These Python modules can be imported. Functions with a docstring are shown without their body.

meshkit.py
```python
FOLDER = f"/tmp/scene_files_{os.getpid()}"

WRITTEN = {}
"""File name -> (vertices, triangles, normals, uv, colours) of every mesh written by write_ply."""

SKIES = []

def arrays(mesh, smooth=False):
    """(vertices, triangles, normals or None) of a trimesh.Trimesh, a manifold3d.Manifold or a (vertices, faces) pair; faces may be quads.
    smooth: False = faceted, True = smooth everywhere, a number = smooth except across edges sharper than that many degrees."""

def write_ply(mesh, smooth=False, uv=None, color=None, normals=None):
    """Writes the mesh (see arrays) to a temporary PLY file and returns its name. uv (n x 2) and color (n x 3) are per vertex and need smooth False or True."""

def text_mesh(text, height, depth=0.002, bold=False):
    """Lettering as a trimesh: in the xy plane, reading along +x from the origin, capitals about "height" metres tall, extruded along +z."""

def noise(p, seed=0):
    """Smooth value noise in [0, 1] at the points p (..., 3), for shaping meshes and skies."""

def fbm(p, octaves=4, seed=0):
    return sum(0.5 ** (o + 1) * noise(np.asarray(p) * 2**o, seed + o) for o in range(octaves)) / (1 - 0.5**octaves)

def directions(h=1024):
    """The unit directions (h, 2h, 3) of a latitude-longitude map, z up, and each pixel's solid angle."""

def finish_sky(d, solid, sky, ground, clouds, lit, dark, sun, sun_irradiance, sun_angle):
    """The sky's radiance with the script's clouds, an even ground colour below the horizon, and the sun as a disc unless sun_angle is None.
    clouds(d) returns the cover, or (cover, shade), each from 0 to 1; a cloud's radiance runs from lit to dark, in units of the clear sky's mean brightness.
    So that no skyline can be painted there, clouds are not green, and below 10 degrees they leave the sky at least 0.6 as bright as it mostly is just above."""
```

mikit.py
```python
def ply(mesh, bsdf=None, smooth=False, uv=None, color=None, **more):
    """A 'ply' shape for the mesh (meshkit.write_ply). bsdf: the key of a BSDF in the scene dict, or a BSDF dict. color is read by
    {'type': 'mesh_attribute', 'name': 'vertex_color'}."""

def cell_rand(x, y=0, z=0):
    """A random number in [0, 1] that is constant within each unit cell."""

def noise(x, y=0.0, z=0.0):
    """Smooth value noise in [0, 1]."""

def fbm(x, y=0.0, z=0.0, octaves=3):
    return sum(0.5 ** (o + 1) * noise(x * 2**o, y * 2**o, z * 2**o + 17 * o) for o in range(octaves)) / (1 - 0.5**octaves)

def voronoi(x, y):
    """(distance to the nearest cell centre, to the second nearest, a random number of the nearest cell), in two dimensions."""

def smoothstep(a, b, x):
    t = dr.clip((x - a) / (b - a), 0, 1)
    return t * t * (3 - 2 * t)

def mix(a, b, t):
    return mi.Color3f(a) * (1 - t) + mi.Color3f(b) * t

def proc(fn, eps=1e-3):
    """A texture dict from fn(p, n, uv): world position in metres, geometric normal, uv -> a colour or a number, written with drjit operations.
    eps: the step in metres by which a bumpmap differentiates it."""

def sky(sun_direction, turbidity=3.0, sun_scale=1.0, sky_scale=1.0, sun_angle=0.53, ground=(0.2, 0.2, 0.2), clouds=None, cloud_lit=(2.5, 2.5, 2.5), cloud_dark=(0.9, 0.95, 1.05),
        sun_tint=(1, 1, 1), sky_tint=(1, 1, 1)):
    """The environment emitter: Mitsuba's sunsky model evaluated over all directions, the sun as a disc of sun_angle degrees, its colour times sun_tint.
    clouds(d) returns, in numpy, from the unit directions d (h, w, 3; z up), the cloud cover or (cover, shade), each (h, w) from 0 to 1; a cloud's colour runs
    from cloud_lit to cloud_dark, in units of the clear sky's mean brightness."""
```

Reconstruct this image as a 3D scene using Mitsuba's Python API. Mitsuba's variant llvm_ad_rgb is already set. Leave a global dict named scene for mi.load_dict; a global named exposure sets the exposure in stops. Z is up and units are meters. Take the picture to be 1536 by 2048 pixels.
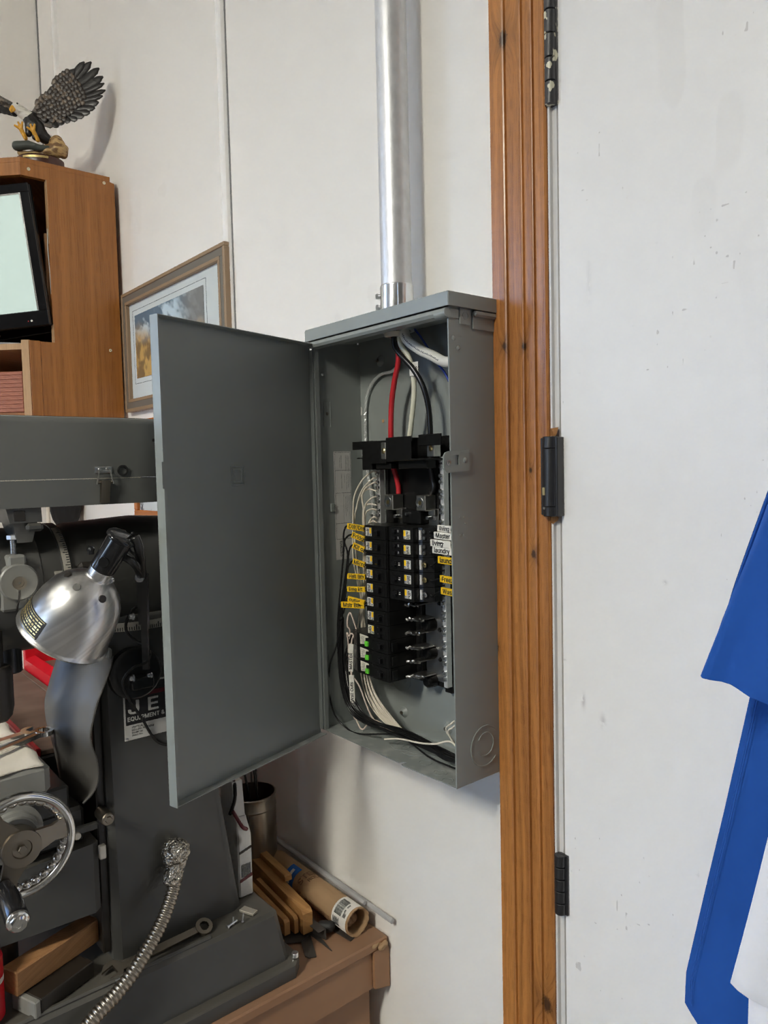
import math, random
import numpy as np, trimesh, mitsuba as mi, drjit as dr
import manifold3d as m3
import mikit, meshkit
from mikit import proc, noise, fbm, smoothstep, mix, cell_rand
random.seed(7); RNG = np.random.default_rng(7)
T = mi.ScalarTransform4f
scene, labels = {'type': 'scene'}, {}

# ------------------------------------------------------------------ camera, light, exposure
CAM = [[-0.637873, -0.030310, -0.769545, 1.170800],
       [-0.769780, 0.055694, 0.635875, -0.916800],
       [0.023586, 0.997988, -0.058857, 1.601200],
       [0.000000, 0.000000, 0.000000, 1.000000]]
scene['camera'] = {'type': 'perspective', 'fov_axis': 'x', 'fov': 54.5690, 'near_clip': 0.05, 'far_clip': 200.0,
                   'to_world': T(CAM)}
exposure = 0.58
scene['sky'] = mikit.sky((0.35, 0.75, 0.55), turbidity=3.0, sun_scale=0.0, sky_scale=29.0, ground=(0.30, 0.29, 0.27), sky_tint=(0.97, 0.94, 1.10))
LAMP_POWER = 60.0
LAMP_TINT = (1.0, 0.970, 0.85)
FILL_POWER = 2.2

# ------------------------------------------------------------------ materials
def mat(key, color, rough=0.5, metallic=0.0, spec=0.5, **more):
    d = {'type': 'principled', 'roughness': float(rough), 'metallic': float(metallic), **more}
    if metallic == 0.0: d['specular'] = float(spec)
    d['base_color'] = color if isinstance(color, dict) else {'type': 'rgb', 'value': [float(c) for c in color]}
    bump = d.pop('bump', None); bs = d.pop('bump_scale', 1.0)
    if bump is not None: d = {'type': 'bumpmap', 'arbitrary': bump, 'scale': bs, 'bsdf': d}
    scene[key] = {'type': 'twosided', 'bsdf': d}

def wall_color(p, n, uv):
    a = fbm(p.x * 1.1 + p.y, p.z * 1.3, 3.0)
    s = smoothstep(0.76, 0.84, noise(p.x * 26 + p.y * 9, p.z * 17, 1.0)) * smoothstep(0.62, 0.8, noise(p.x * 2.1, p.z * 1.7, 5.0))
    c = mix((0.80, 0.775, 0.735), (0.83, 0.81, 0.775), a)
    return mix(c, (0.66, 0.62, 0.58), s * 0.22)
def wall_bump(p, n, uv):
    a = smoothstep(0.50, 0.62, fbm(p.x * 14 + p.y * 3, p.z * 11, 2.0))
    return a * 0.0012 + noise(p.x * 160, p.z * 150, p.y * 90) * 0.00012
mat('paint_wall', proc(wall_color), 0.62, spec=0.3, bump=proc(wall_bump, 2e-3), bump_scale=1.0)
def door_color(p, n, uv):
    a = fbm(p.x * 3, p.z * 1.2, 8.0)
    sm = smoothstep(0.70, 0.80, noise(p.x * 30, p.z * 12, 3.0)) * smoothstep(0.55, 0.75, noise(p.x * 4 + 3, p.z * 2.3, 9.0))
    dot = smoothstep(0.93, 0.97, noise(p.x * 140, p.z * 130, 4.0)) * smoothstep(0.5, 0.6, noise(p.x * 9, p.z * 8, 14.0))
    c = mix((0.80, 0.785, 0.765), (0.84, 0.825, 0.805), a)
    for (sx, sz, a_, b_, w_) in ((0.5240, 1.2525) + (0.0035, 0.010, 0.55), (0.5570, 1.2309) + (0.0045, 0.009, 0.45), (0.5388, 1.8585) + (0.004, 0.030, 0.15), (0.6534, 1.4415) + (0.003, 0.003, 0.4)):
        q = dr.square((p.x - sx) / a_) + dr.square((p.z - sz) / b_)
        c = mix(c, (0.36, 0.33, 0.33), w_ * dr.exp(-q) * smoothstep(0.3, 0.6, fbm(p.x * 190, p.z * 150, 2.0)))
    return mix(mix(c, (0.62, 0.59, 0.56), sm * 0.16), (0.25, 0.22, 0.2), dot * 0.4)
mat('paint_door', proc(door_color), 0.42, spec=0.4)
mat('paint_batten', (0.90, 0.885, 0.86), 0.4)
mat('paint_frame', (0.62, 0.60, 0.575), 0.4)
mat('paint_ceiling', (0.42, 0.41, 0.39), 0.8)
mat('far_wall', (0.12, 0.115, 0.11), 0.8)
mat('concrete', (0.14, 0.135, 0.13), 0.7)

def wood_fn(ax, light, dark, kn, scale=1.0, knots=()):
    """ax: (across, along, thickness) axes"""
    def fn(p, n, uv):
        c = [p.x, p.y, p.z]; x, z, y = c[ax[0]], c[ax[1]], c[ax[2]]
        u = x + y * 0.6 + 0.010 * (noise(z * 2.2 * scale, x * 4, kn) - 0.5) + 0.004 * (noise(z * 9 * scale, x * 20, kn + 3) - 0.5)
        dk = mi.Float(0.0)
        for (kx, kz, r) in knots:
            ex, ez = (x - kx) / r, (z - kz) / (r * 1.5)
            q = ex * ex + ez * ez
            u = u + r * 1.7 * dr.exp(-q * 0.22) * dr.select(x > kx, 1.0, -1.0) * dr.exp(-dr.abs(ex) * 0.15)
            ang = noise(x * 900, z * 500, 1.0)
            dk = dr.maximum(dk, 1 - smoothstep(0.35, 1.15, dr.sqrt(q) * (0.8 + 0.4 * ang)))
            dk = dr.maximum(dk, 0.42 * dr.exp(-q * 0.28))
        g = fbm(u * 150 * scale, z * 3.5 * scale, kn)
        ring = noise(u * 330 * scale, z * 1.6 * scale, kn + 7)
        pore = smoothstep(0.52, 0.8, noise(u * 1500 * scale, z * 55 * scale, kn + 1))
        big = fbm(x * 6, z * 1.4 * scale, kn + 11)
        t = dr.clip(0.50 * g + 0.28 * ring + 0.55 * big - 0.26 + 0.20 * pore, 0, 1)
        return mix(mix(light, dark, t), (0.030, 0.014, 0.008), dk * 0.92)
    return fn
TK = [(0.3936, 2.2478) + (0.012,), (0.3881, 1.7871) + (0.006,), (0.4376, 1.5930) + (0.004,), (0.4414, 1.4644) + (0.0065,), (0.4567, 0.7540) + (0.013,), (0.3632, 1.3058) + (0.006,), (0.4269, 1.7817) + (0.005,)]
mat('wood_trim', proc(wood_fn((0, 2, 1), (0.53, 0.225, 0.060), (0.165, 0.052, 0.013), 2.0, 1.0, TK)), 0.33, spec=0.5, clearcoat=0.25, clearcoat_gloss=0.80)
mat('wood_cabinet', proc(wood_fn((1, 2, 0), (0.40, 0.165, 0.042), (0.185, 0.060, 0.013), 5.0, 0.42)), 0.36, spec=0.5)
mat('wood_cabinet_edge', proc(wood_fn((0, 2, 1), (0.50, 0.32, 0.17), (0.30, 0.16, 0.07), 6.0, 0.6)), 0.5)
mat('wood_block', proc(wood_fn((2, 1, 0), (0.42, 0.23, 0.105), (0.25, 0.115, 0.045), 9.0, 0.8, [(0.855, -0.57, 0.005)])), 0.6, spec=0.3)
mat('wood_red', proc(wood_fn((2, 0, 1), (0.42, 0.160, 0.095), (0.24, 0.075, 0.042), 12.0, 0.8)), 0.5)
mat('wood_wedge', proc(wood_fn((2, 0, 1), (0.46, 0.25, 0.095), (0.27, 0.125, 0.04), 15.0, 0.9)), 0.55, spec=0.3)
mat('wood_frame_orange', proc(wood_fn((2, 0, 1), (0.46, 0.16, 0.035), (0.30, 0.085, 0.018), 21.0, 0.8)), 0.4)
mat('gouged_wood', proc(wood_fn((0, 2, 1), (0.34, 0.15, 0.04), (0.13, 0.05, 0.015), 23.0, 3.0)), 0.75)

def enc_color(p, n, uv):
    d = smoothstep(0.45, 0.8, fbm(p.x * 35, p.y * 40, p.z * 35)) * dr.select(p.z < 1.104, 1.0, 0.0) * dr.select(dr.abs(n.z) > 0.5, 1.0, 0.0)
    c = mix((0.212, 0.232, 0.224), (0.232, 0.252, 0.243), fbm(p.x * 9, p.z * 7, p.y * 9))
    return mix(c, (0.40, 0.40, 0.38), d * 0.55)
mat('enclosure_paint', proc(enc_color), 0.36, spec=0.5)
mat('enclosure_plain', (0.238, 0.265, 0.252), 0.36)
mat('black_plastic', (0.008, 0.008, 0.008), 0.24, spec=0.32)
mat('breaker_plastic', (0.0075, 0.0075, 0.0075), 0.28, spec=0.36)
mat('black_rubber', (0.012, 0.012, 0.012), 0.6)
mat('black_wire', (0.007, 0.007, 0.0075), 0.28)
mat('black_gloss', (0.008, 0.008, 0.009), 0.12)
mat('black_iron', (0.012, 0.012, 0.012), 0.30)
mat('white_wire', (0.70, 0.64, 0.54), 0.38)
mat('pink_wire', (0.72, 0.60, 0.53), 0.40)
mat('cream_wire', (0.74, 0.72, 0.58), 0.33)
mat('red_wire', (0.52, 0.022, 0.030), 0.30)
mat('blue_wire', (0.02, 0.05, 0.30), 0.35)
mat('nm_jacket', (0.74, 0.72, 0.66), 0.5)
mat('zinc', (0.78, 0.80, 0.82), 0.22, 1.0)
mat('chrome', (0.80, 0.79, 0.76), 0.12, 1.0)
mat('tin_bus', (0.50, 0.49, 0.46), 0.34, 1.0)
mat('aluminium_lug', (0.78, 0.76, 0.70), 0.30, 1.0)
mat('bare_aluminium', (0.74, 0.75, 0.74), 0.34, 0.6)
def galv(p, n, uv):
    return mix((0.62, 0.63, 0.65), (0.78, 0.79, 0.81), fbm(p.x * 90, p.y * 90, p.z * 60))
def galv_r(p, n, uv):
    return 0.36 + 0.18 * fbm(p.x * 120, p.y * 120, p.z * 90)
scene['galvanized'] = {'type': 'twosided', 'bsdf': {'type': 'principled', 'base_color': proc(galv), 'roughness': proc(galv_r), 'metallic': 0.72}}
mat('yellow_tag', (0.80, 0.50, 0.015), 0.40)
mat('white_tag', (0.78, 0.76, 0.70), 0.45)
mat('paper', (0.74, 0.72, 0.68), 0.6)
mat('label_paper', (0.58, 0.57, 0.55), 0.55)
mat('ink', (0.012, 0.012, 0.014), 0.6)
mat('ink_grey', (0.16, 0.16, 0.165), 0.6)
mat('label_cream', (0.66, 0.65, 0.55), 0.5)
mat('green_button', (0.14, 0.62, 0.05), 0.35)
mat('brass', (0.72, 0.60, 0.30), 0.28, 1.0)
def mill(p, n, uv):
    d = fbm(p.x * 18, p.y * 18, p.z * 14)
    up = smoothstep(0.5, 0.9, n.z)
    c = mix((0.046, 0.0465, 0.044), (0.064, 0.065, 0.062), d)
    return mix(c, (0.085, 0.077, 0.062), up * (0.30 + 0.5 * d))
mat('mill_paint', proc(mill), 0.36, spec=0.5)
mat('mill_dark', (0.030, 0.030, 0.028), 0.38)
mat('mill_light', (0.20, 0.20, 0.185), 0.38)
mat('mill_cover_paint', (0.118, 0.122, 0.116), 0.33)
mat('grease', (0.016, 0.013, 0.010), 0.45)
mat('scale_steel', (0.62, 0.58, 0.50), 0.38, 0.7)
mat('old_steel', (0.235, 0.205, 0.165), 0.38, 1.0)
mat('hose_steel', (0.40, 0.355, 0.295), 0.32, 1.0)
def foil_b(p, n, uv):
    return fbm(p.x * 170, p.y * 170, p.z * 150) * 0.006
mat('foil', (0.56, 0.52, 0.45), 0.26, 1.0, bump=proc(foil_b, 6e-4), bump_scale=1.0)
def spun(p, n, uv):
    return mix((0.66, 0.65, 0.64), (0.84, 0.83, 0.82), noise(p.x * 30 + p.z * 260 - p.y * 200, 1.0, 2.0))
mat('spun_aluminium', proc(spun), 0.31, 1.0)
mat('guard_rubber', (0.085, 0.082, 0.076), 0.42, spec=0.4)
mat('scrap_steel', (0.045, 0.040, 0.036), 0.45)
mat('red_paint', (0.50, 0.012, 0.022), 0.32)
def dusty(p, n, uv):
    return mix((0.085, 0.058, 0.042), (0.15, 0.105, 0.080), fbm(p.x * 22, p.y * 14, p.z * 10))
mat('dusty_mat', proc(dusty), 0.7)
def towel_b(p, n, uv):
    return 0.0006 * (dr.sin(p.x * 900) * dr.sin(p.y * 900 + 0.5)) + 0.0008 * noise(p.x * 120, p.y * 120, 2.0)
mat('towel', (0.66, 0.61, 0.53), 0.85, bump=proc(towel_b, 4e-4), bump_scale=1.0)
def bench(p, n, uv):
    d = fbm(p.x * 8, p.y * 8, p.z * 6)
    up = smoothstep(0.5, 0.9, n.z)
    return mix(mix((0.27, 0.140, 0.072), (0.32, 0.172, 0.092), d), (0.20, 0.125, 0.085), up * 0.5)
mat('bench_paint', proc(bench), 0.5)
mat('cardboard', proc(lambda p, n, uv: mix((0.30, 0.185, 0.095), (0.38, 0.245, 0.135), fbm(p.x * 14, p.y * 40, p.z * 40))), 0.75)
mat('cardboard_dark', (0.20, 0.11, 0.055), 0.85)
mat('blue_label', (0.015, 0.12, 0.42), 0.4)
mat('print_brown', (0.16, 0.085, 0.04), 0.7)
def can_c(p, n, uv):
    return mix((0.34, 0.30, 0.25), (0.20, 0.165, 0.13), smoothstep(0.35, 0.75, fbm(p.x * 20, p.y * 20, p.z * 9)))
mat('can_steel', proc(can_c), 0.27, 0.9)
mat('jug_white', proc(lambda p, n, uv: mix((0.68, 0.67, 0.64), (0.20, 0.18, 0.15), 0.9 * smoothstep(0.55, 0.78, fbm(p.x * 26, p.y * 26, p.z * 20)))), 0.4)
mat('maroon', (0.10, 0.008, 0.014), 0.4)
mat('amber', (0.38, 0.20, 0.04), 0.4)
mat('grey_rod', (0.40, 0.40, 0.41), 0.4)
def cloth(p, n, uv):
    return mix((0.012, 0.062, 0.270), (0.018, 0.082, 0.335), fbm(p.x * 12, p.z * 9, 2.0))
mat('blue_cloth', proc(cloth), 0.85, spec=0.15, sheen=0.4)
mat('blue_thread', (0.030, 0.110, 0.40), 0.8, spec=0.15)
mat('white_cloth', (0.74, 0.74, 0.77), 0.9, spec=0.1)
mat('tv_black', (0.008, 0.008, 0.009), 0.06, spec=0.4)
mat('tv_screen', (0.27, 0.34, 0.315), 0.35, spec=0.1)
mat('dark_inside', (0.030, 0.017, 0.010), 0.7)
mat('mat_board', (0.54, 0.585, 0.595), 0.7)
mat('mat_line', (0.15, 0.17, 0.18), 0.7)
mat('frame_dark', (0.135, 0.118, 0.098), 0.45)
mat('frame_tan', (0.25, 0.168, 0.100), 0.45)
def paint_pic(p, n, uv):
    m = smoothstep(-0.03, 0.05, (p.z - 2.005) + 0.05 * (fbm(p.x * 12, p.z * 10, 3.0) - 0.5) + 0.10 * (p.x + 1.0))
    sky = mix((0.10, 0.16, 0.22), (0.48, 0.60, 0.68), smoothstep(0.40, 0.66, fbm(p.x * 24 + p.z * 14, p.z * 30, 6.0)))
    sky = mix(sky, (0.17, 0.165, 0.16), smoothstep(-0.84, -0.70, p.x) * 0.9)
    gold = mix((0.50, 0.32, 0.11), (0.20, 0.13, 0.06), smoothstep(0.45, 0.68, fbm(p.x * 30, p.z * 26, 4.0)))
    return mix(gold, sky, m)
mat('landscape_print', proc(paint_pic), 0.35)
mat('sketch_print', proc(lambda p, n, uv: mix((0.52, 0.56, 0.57), (0.10, 0.11, 0.12), smoothstep(0.58, 0.66, fbm(p.x * 55, p.z * 50, 2.0)) * smoothstep(0.035, 0.02, dr.abs(p.z - 1.50)))), 0.5)
mat('glove_black', (0.006, 0.006, 0.007), 0.75)
mat('resin_brown', proc(lambda p, n, uv: mix((0.020, 0.013, 0.009), (0.125, 0.090, 0.060), smoothstep(0.48, 0.72, fbm(p.x * 85, p.y * 85, p.z * 85)))), 0.42)
mat('resin_black', (0.010, 0.0085, 0.008), 0.35)
mat('resin_white', proc(lambda p, n, uv: mix((0.66, 0.63, 0.56), (0.40, 0.36, 0.30), smoothstep(0.45, 0.8, fbm(p.x * 60, p.y * 60, p.z * 120)))), 0.5)
mat('resin_yellow', (0.62, 0.31, 0.03), 0.4)
mat('resin_rock', proc(lambda p, n, uv: mix((0.46, 0.30, 0.13), (0.16, 0.085, 0.035), smoothstep(0.4, 0.65, fbm(p.x * 70, p.y * 70, p.z * 110)))), 0.5)
mat('resin_grey', (0.045, 0.052, 0.045), 0.55)
mat('plinth', (0.05, 0.016, 0.010), 0.3)
mat('gold', (0.75, 0.58, 0.25), 0.3, 0.8)
mat('hinge_black', (0.016, 0.016, 0.017), 0.34)
def chipped(p, n, uv):
    return mix((0.028, 0.028, 0.030), (0.55, 0.52, 0.40), smoothstep(0.60, 0.64, fbm(p.x * 130, p.y * 130, p.z * 70)))
mat('hinge_chipped', proc(chipped), 0.4)
mat('vise_green', proc(lambda p, n, uv: mix((0.34, 0.40, 0.30), (0.10, 0.11, 0.08), smoothstep(0.5, 0.7, fbm(p.x * 120, p.y * 120, p.z * 120)))), 0.5)
mat('soda_red', (0.48, 0.01, 0.02), 0.25)
mat('glass_pane', (0.9, 0.9, 0.9), 0.1)

# ------------------------------------------------------------------ mesh helpers
def V(*a): return np.array(a, float)
def unit(v): v = np.asarray(v, float); return v / np.linalg.norm(v)
def join(*ms):
    fl = []
    for m in ms: fl += list(m) if isinstance(m, (list, tuple)) else [m]
    return trimesh.util.concatenate(fl)
def hull(pts): return trimesh.convex.convex_hull(np.asarray(pts, float))
def bx(x0, x1, y0, y1, z0, z1, b=0.0):
    if x0 > x1: x0, x1 = x1, x0
    if y0 > y1: y0, y1 = y1, y0
    if z0 > z1: z0, z1 = z1, z0
    if b <= 0:
        m = trimesh.creation.box((x1 - x0, y1 - y0, z1 - z0)); m.apply_translation(((x0 + x1) / 2, (y0 + y1) / 2, (z0 + z1) / 2)); return m
    b = min(b, 0.45 * min(x1 - x0, y1 - y0, z1 - z0)); P_ = []
    for x, sx in ((x0, 1), (x1, -1)):
        for y, sy in ((y0, 1), (y1, -1)):
            for z, sz in ((z0, 1), (z1, -1)):
                P_ += [(x, y + sy * b, z + sz * b), (x + sx * b, y, z + sz * b), (x + sx * b, y + sy * b, z)]
    return hull(P_)
def frame_of(d):
    d = unit(d); a = V(0, 0, 1) if abs(d[2]) < 0.9 else V(1, 0, 0)
    u = unit(np.cross(a, d)); return u, np.cross(d, u), d
def mat4(u, v, n, o):
    M = np.eye(4); M[:3, 0], M[:3, 1], M[:3, 2], M[:3, 3] = u, v, n, o; return M
def xf(m, M): m = m.copy(); m.apply_transform(M); return m
def rotm(m, deg, axis, about=(0, 0, 0)):
    m = m.copy(); m.apply_transform(trimesh.transformations.rotation_matrix(math.radians(deg), axis, about)); return m
def shift(m, *d): m = m.copy(); m.apply_translation(d); return m
def lathe(prof, o, d, n=28, closed=False):
    """prof: (radius, height) list along axis d from o"""
    pr = np.array(prof, float); u, v, d = frame_of(d); a = np.linspace(0, 2 * np.pi, n, endpoint=False)
    vs, fs = [], []
    for r, h in pr:
        vs.append(np.asarray(o) + h * d + max(r, 1e-6) * (np.cos(a)[:, None] * u + np.sin(a)[:, None] * v))
    vs = np.vstack(vs); k = len(pr)
    for i in range(k - 1):
        for j in range(n):
            a0, a1, b0, b1 = i * n + j, i * n + (j + 1) % n, (i + 1) * n + j, (i + 1) * n + (j + 1) % n
            fs += [(a0, a1, b1), (a0, b1, b0)]
    return trimesh.Trimesh(vs, fs, process=False)
def cyl(p0, p1, r0, r1=None, n=20, bev=0.0):
    r1 = r0 if r1 is None else r1; p0, p1 = V(*p0), V(*p1); L = np.linalg.norm(p1 - p0)
    pr = [(0, 0), (r0 - bev, 0), (r0, bev), (r1, L - bev), (r1 - bev, L), (0, L)] if bev else [(0, 0), (r0, 0), (r1, L), (0, L)]
    return lathe(pr, p0, p1 - p0, n)
def spline(pts, n=8):
    p = np.asarray(pts, float)
    if len(p) < 3: return np.vstack([p[0] + (p[-1] - p[0]) * t for t in np.linspace(0, 1, n)])
    q = np.vstack([2 * p[0] - p[1], p, 2 * p[-1] - p[-2]]); out = []
    for i in range(1, len(q) - 2):
        a, b, c, d = q[i - 1], q[i], q[i + 1], q[i + 2]
        for t in np.linspace(0, 1, n, endpoint=False):
            out.append(0.5 * (2 * b + (c - a) * t + (2 * a - 5 * b + 4 * c - d) * t * t + (3 * b - a - 3 * c + d) * t ** 3))
    out.append(p[-1]); return np.array(out)
def tube(pts, r, n=8, smooth=8, caps=True, rf=None):
    c = spline(pts, smooth) if smooth else np.asarray(pts, float)
    t = np.gradient(c, axis=0); t /= np.maximum(np.linalg.norm(t, axis=1, keepdims=True), 1e-9)
    u, v, _ = frame_of(t[0]); vs, fs = [], []; a = np.linspace(0, 2 * np.pi, n, endpoint=False)
    rr = np.full(len(c), r, float) if rf is None else np.array([rf(i / (len(c) - 1)) for i in range(len(c))])
    for i in range(len(c)):
        u = unit(u - t[i] * (u @ t[i])); w = np.cross(t[i], u)
        vs.append(c[i] + rr[i] * (np.cos(a)[:, None] * u + np.sin(a)[:, None] * w))
    vs = np.vstack(vs); k = len(c)
    for i in range(k - 1):
        for j in range(n):
            a0, a1, b0, b1 = i * n + j, i * n + (j + 1) % n, (i + 1) * n + j, (i + 1) * n + (j + 1) % n
            fs += [(a0, a1, b1), (a0, b1, b0)]
    if caps:
        vs = np.vstack([vs, c[0], c[-1]]); e = (k - 1) * n
        for j in range(n): fs += [(k * n, (j + 1) % n, j), (k * n + 1, e + j, e + (j + 1) % n)]
    return trimesh.Trimesh(vs, fs, process=False)
def prism(poly, u, v, w, o, depth):
    """2-D polygon in (u, v) at o, extruded along w by depth"""
    from shapely.geometry import Polygon
    pg = poly if hasattr(poly, 'exterior') else Polygon(poly)
    m = trimesh.creation.extrude_polygon(pg, depth, engine='earcut')
    M = mat4(np.asarray(u, float), np.asarray(v, float), np.asarray(w, float), np.asarray(o, float))
    m.apply_transform(M)
    if np.linalg.det(M[:3, :3]) < 0: m.invert()
    return m
def ring_poly(ro, ri, n=40):
    from shapely.geometry import Point
    return Point(0, 0).buffer(ro, n // 4).difference(Point(0, 0).buffer(ri, n // 4))
def sheet(grid, th):
    """thick sheet from an (a, b, 3) grid of points"""
    g = np.asarray(grid, float); a, b = g.shape[:2]
    du, dv = np.gradient(g, axis=0), np.gradient(g, axis=1)
    nn = np.cross(du, dv); nn /= np.maximum(np.linalg.norm(nn, axis=2, keepdims=True), 1e-12)
    vs = np.vstack([(g + nn * th / 2).reshape(-1, 3), (g - nn * th / 2).reshape(-1, 3)]); N = a * b; fs = []
    I = lambda i, j: i * b + j
    for i in range(a - 1):
        for j in range(b - 1):
            fs += [(I(i, j), I(i + 1, j), I(i + 1, j + 1)), (I(i, j), I(i + 1, j + 1), I(i, j + 1))]
            fs += [(N + I(i, j), N + I(i + 1, j + 1), N + I(i + 1, j)), (N + I(i, j), N + I(i, j + 1), N + I(i + 1, j + 1))]
    bd = [(i, 0) for i in range(a)] + [(a - 1, j) for j in range(1, b)] + [(i, b - 1) for i in range(a - 2, -1, -1)] + [(0, j) for j in range(b - 2, 0, -1)]
    for k in range(len(bd)):
        p, q = I(*bd[k]), I(*bd[(k + 1) % len(bd)])
        fs += [(p, N + p, N + q), (p, N + q, q)]
    return trimesh.Trimesh(vs, fs, process=False)
def blob(chain, ref=0.004, it=8):
    """one continuous body from (p, r, q, s) bones"""
    def sp(p, r): return m3.Manifold.sphere(float(r), 20).translate([float(c) for c in p])
    M = None
    for p, r, q, s in chain:
        h = m3.Manifold.batch_hull([sp(p, r), sp(q, s)]); M = h if M is None else M + h
    M = M.refine_to_length(ref); mm = M.to_mesh()
    t = trimesh.Trimesh(mm.vert_properties[:, :3], mm.tri_verts)
    return trimesh.smoothing.filter_taubin(t, iterations=it)
def hexbolt(o, d, r, h, n=6): return cyl(o, V(*o) + unit(d) * h, r, r, n, 0.12 * h)
def text(s, h, o, u, v, depth=0.0006, bold=False, width=None):
    m = meshkit.text_mesh(s, h, depth, bold); u, v = unit(u), unit(v)
    if width: m.apply_scale([width / m.bounds[1][0], 1, 1])
    return xf(m, mat4(u, v, np.cross(u, v), V(*o)))

# ------------------------------------------------------------------ registering
def key_for(name):
    used = set(k.split('__')[0] if '__' not in name else k for k in list(scene) + list(labels))
    full = set(scene) | set(labels)
    if '__' in name:
        hit = lambda k: k in full or any(x.startswith(k + '__') for x in full)
    else:
        hit = lambda k: k in full or any(x.startswith(k + '__') for x in full)
    if not hit(name): return name
    i = 1
    while hit(f'{name}_{i:03d}'): i += 1
    return f'{name}_{i:03d}'
def thing(name, label, cat, group=None, kind=None):
    k = key_for(name); labels[k] = {'label': label, 'category': cat}
    if group: labels[k]['group'] = group
    if kind: labels[k]['kind'] = kind
    return k
def part(par, name, mesh, bsdf, smooth=30, label=None, kind=None):
    k = key_for(par + '__' + name)
    scene[k] = mikit.ply(mesh, bsdf, smooth=smooth)
    if label: labels.setdefault(k, {})['label'] = label
    if kind: labels.setdefault(k, {})['kind'] = kind
    return k
def solo(name, label, cat, mesh, bsdf, smooth=30, group=None, kind=None):
    k = thing(name, label, cat, group, kind); scene[k] = mikit.ply(mesh, bsdf, smooth=smooth); return k
def struct(name, mesh, bsdf, smooth=False, label=None):
    scene[name] = mikit.ply(mesh, bsdf, smooth=smooth); labels[name] = {'kind': 'structure'}
    if label: labels[name]['label'] = label
    return name

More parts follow.
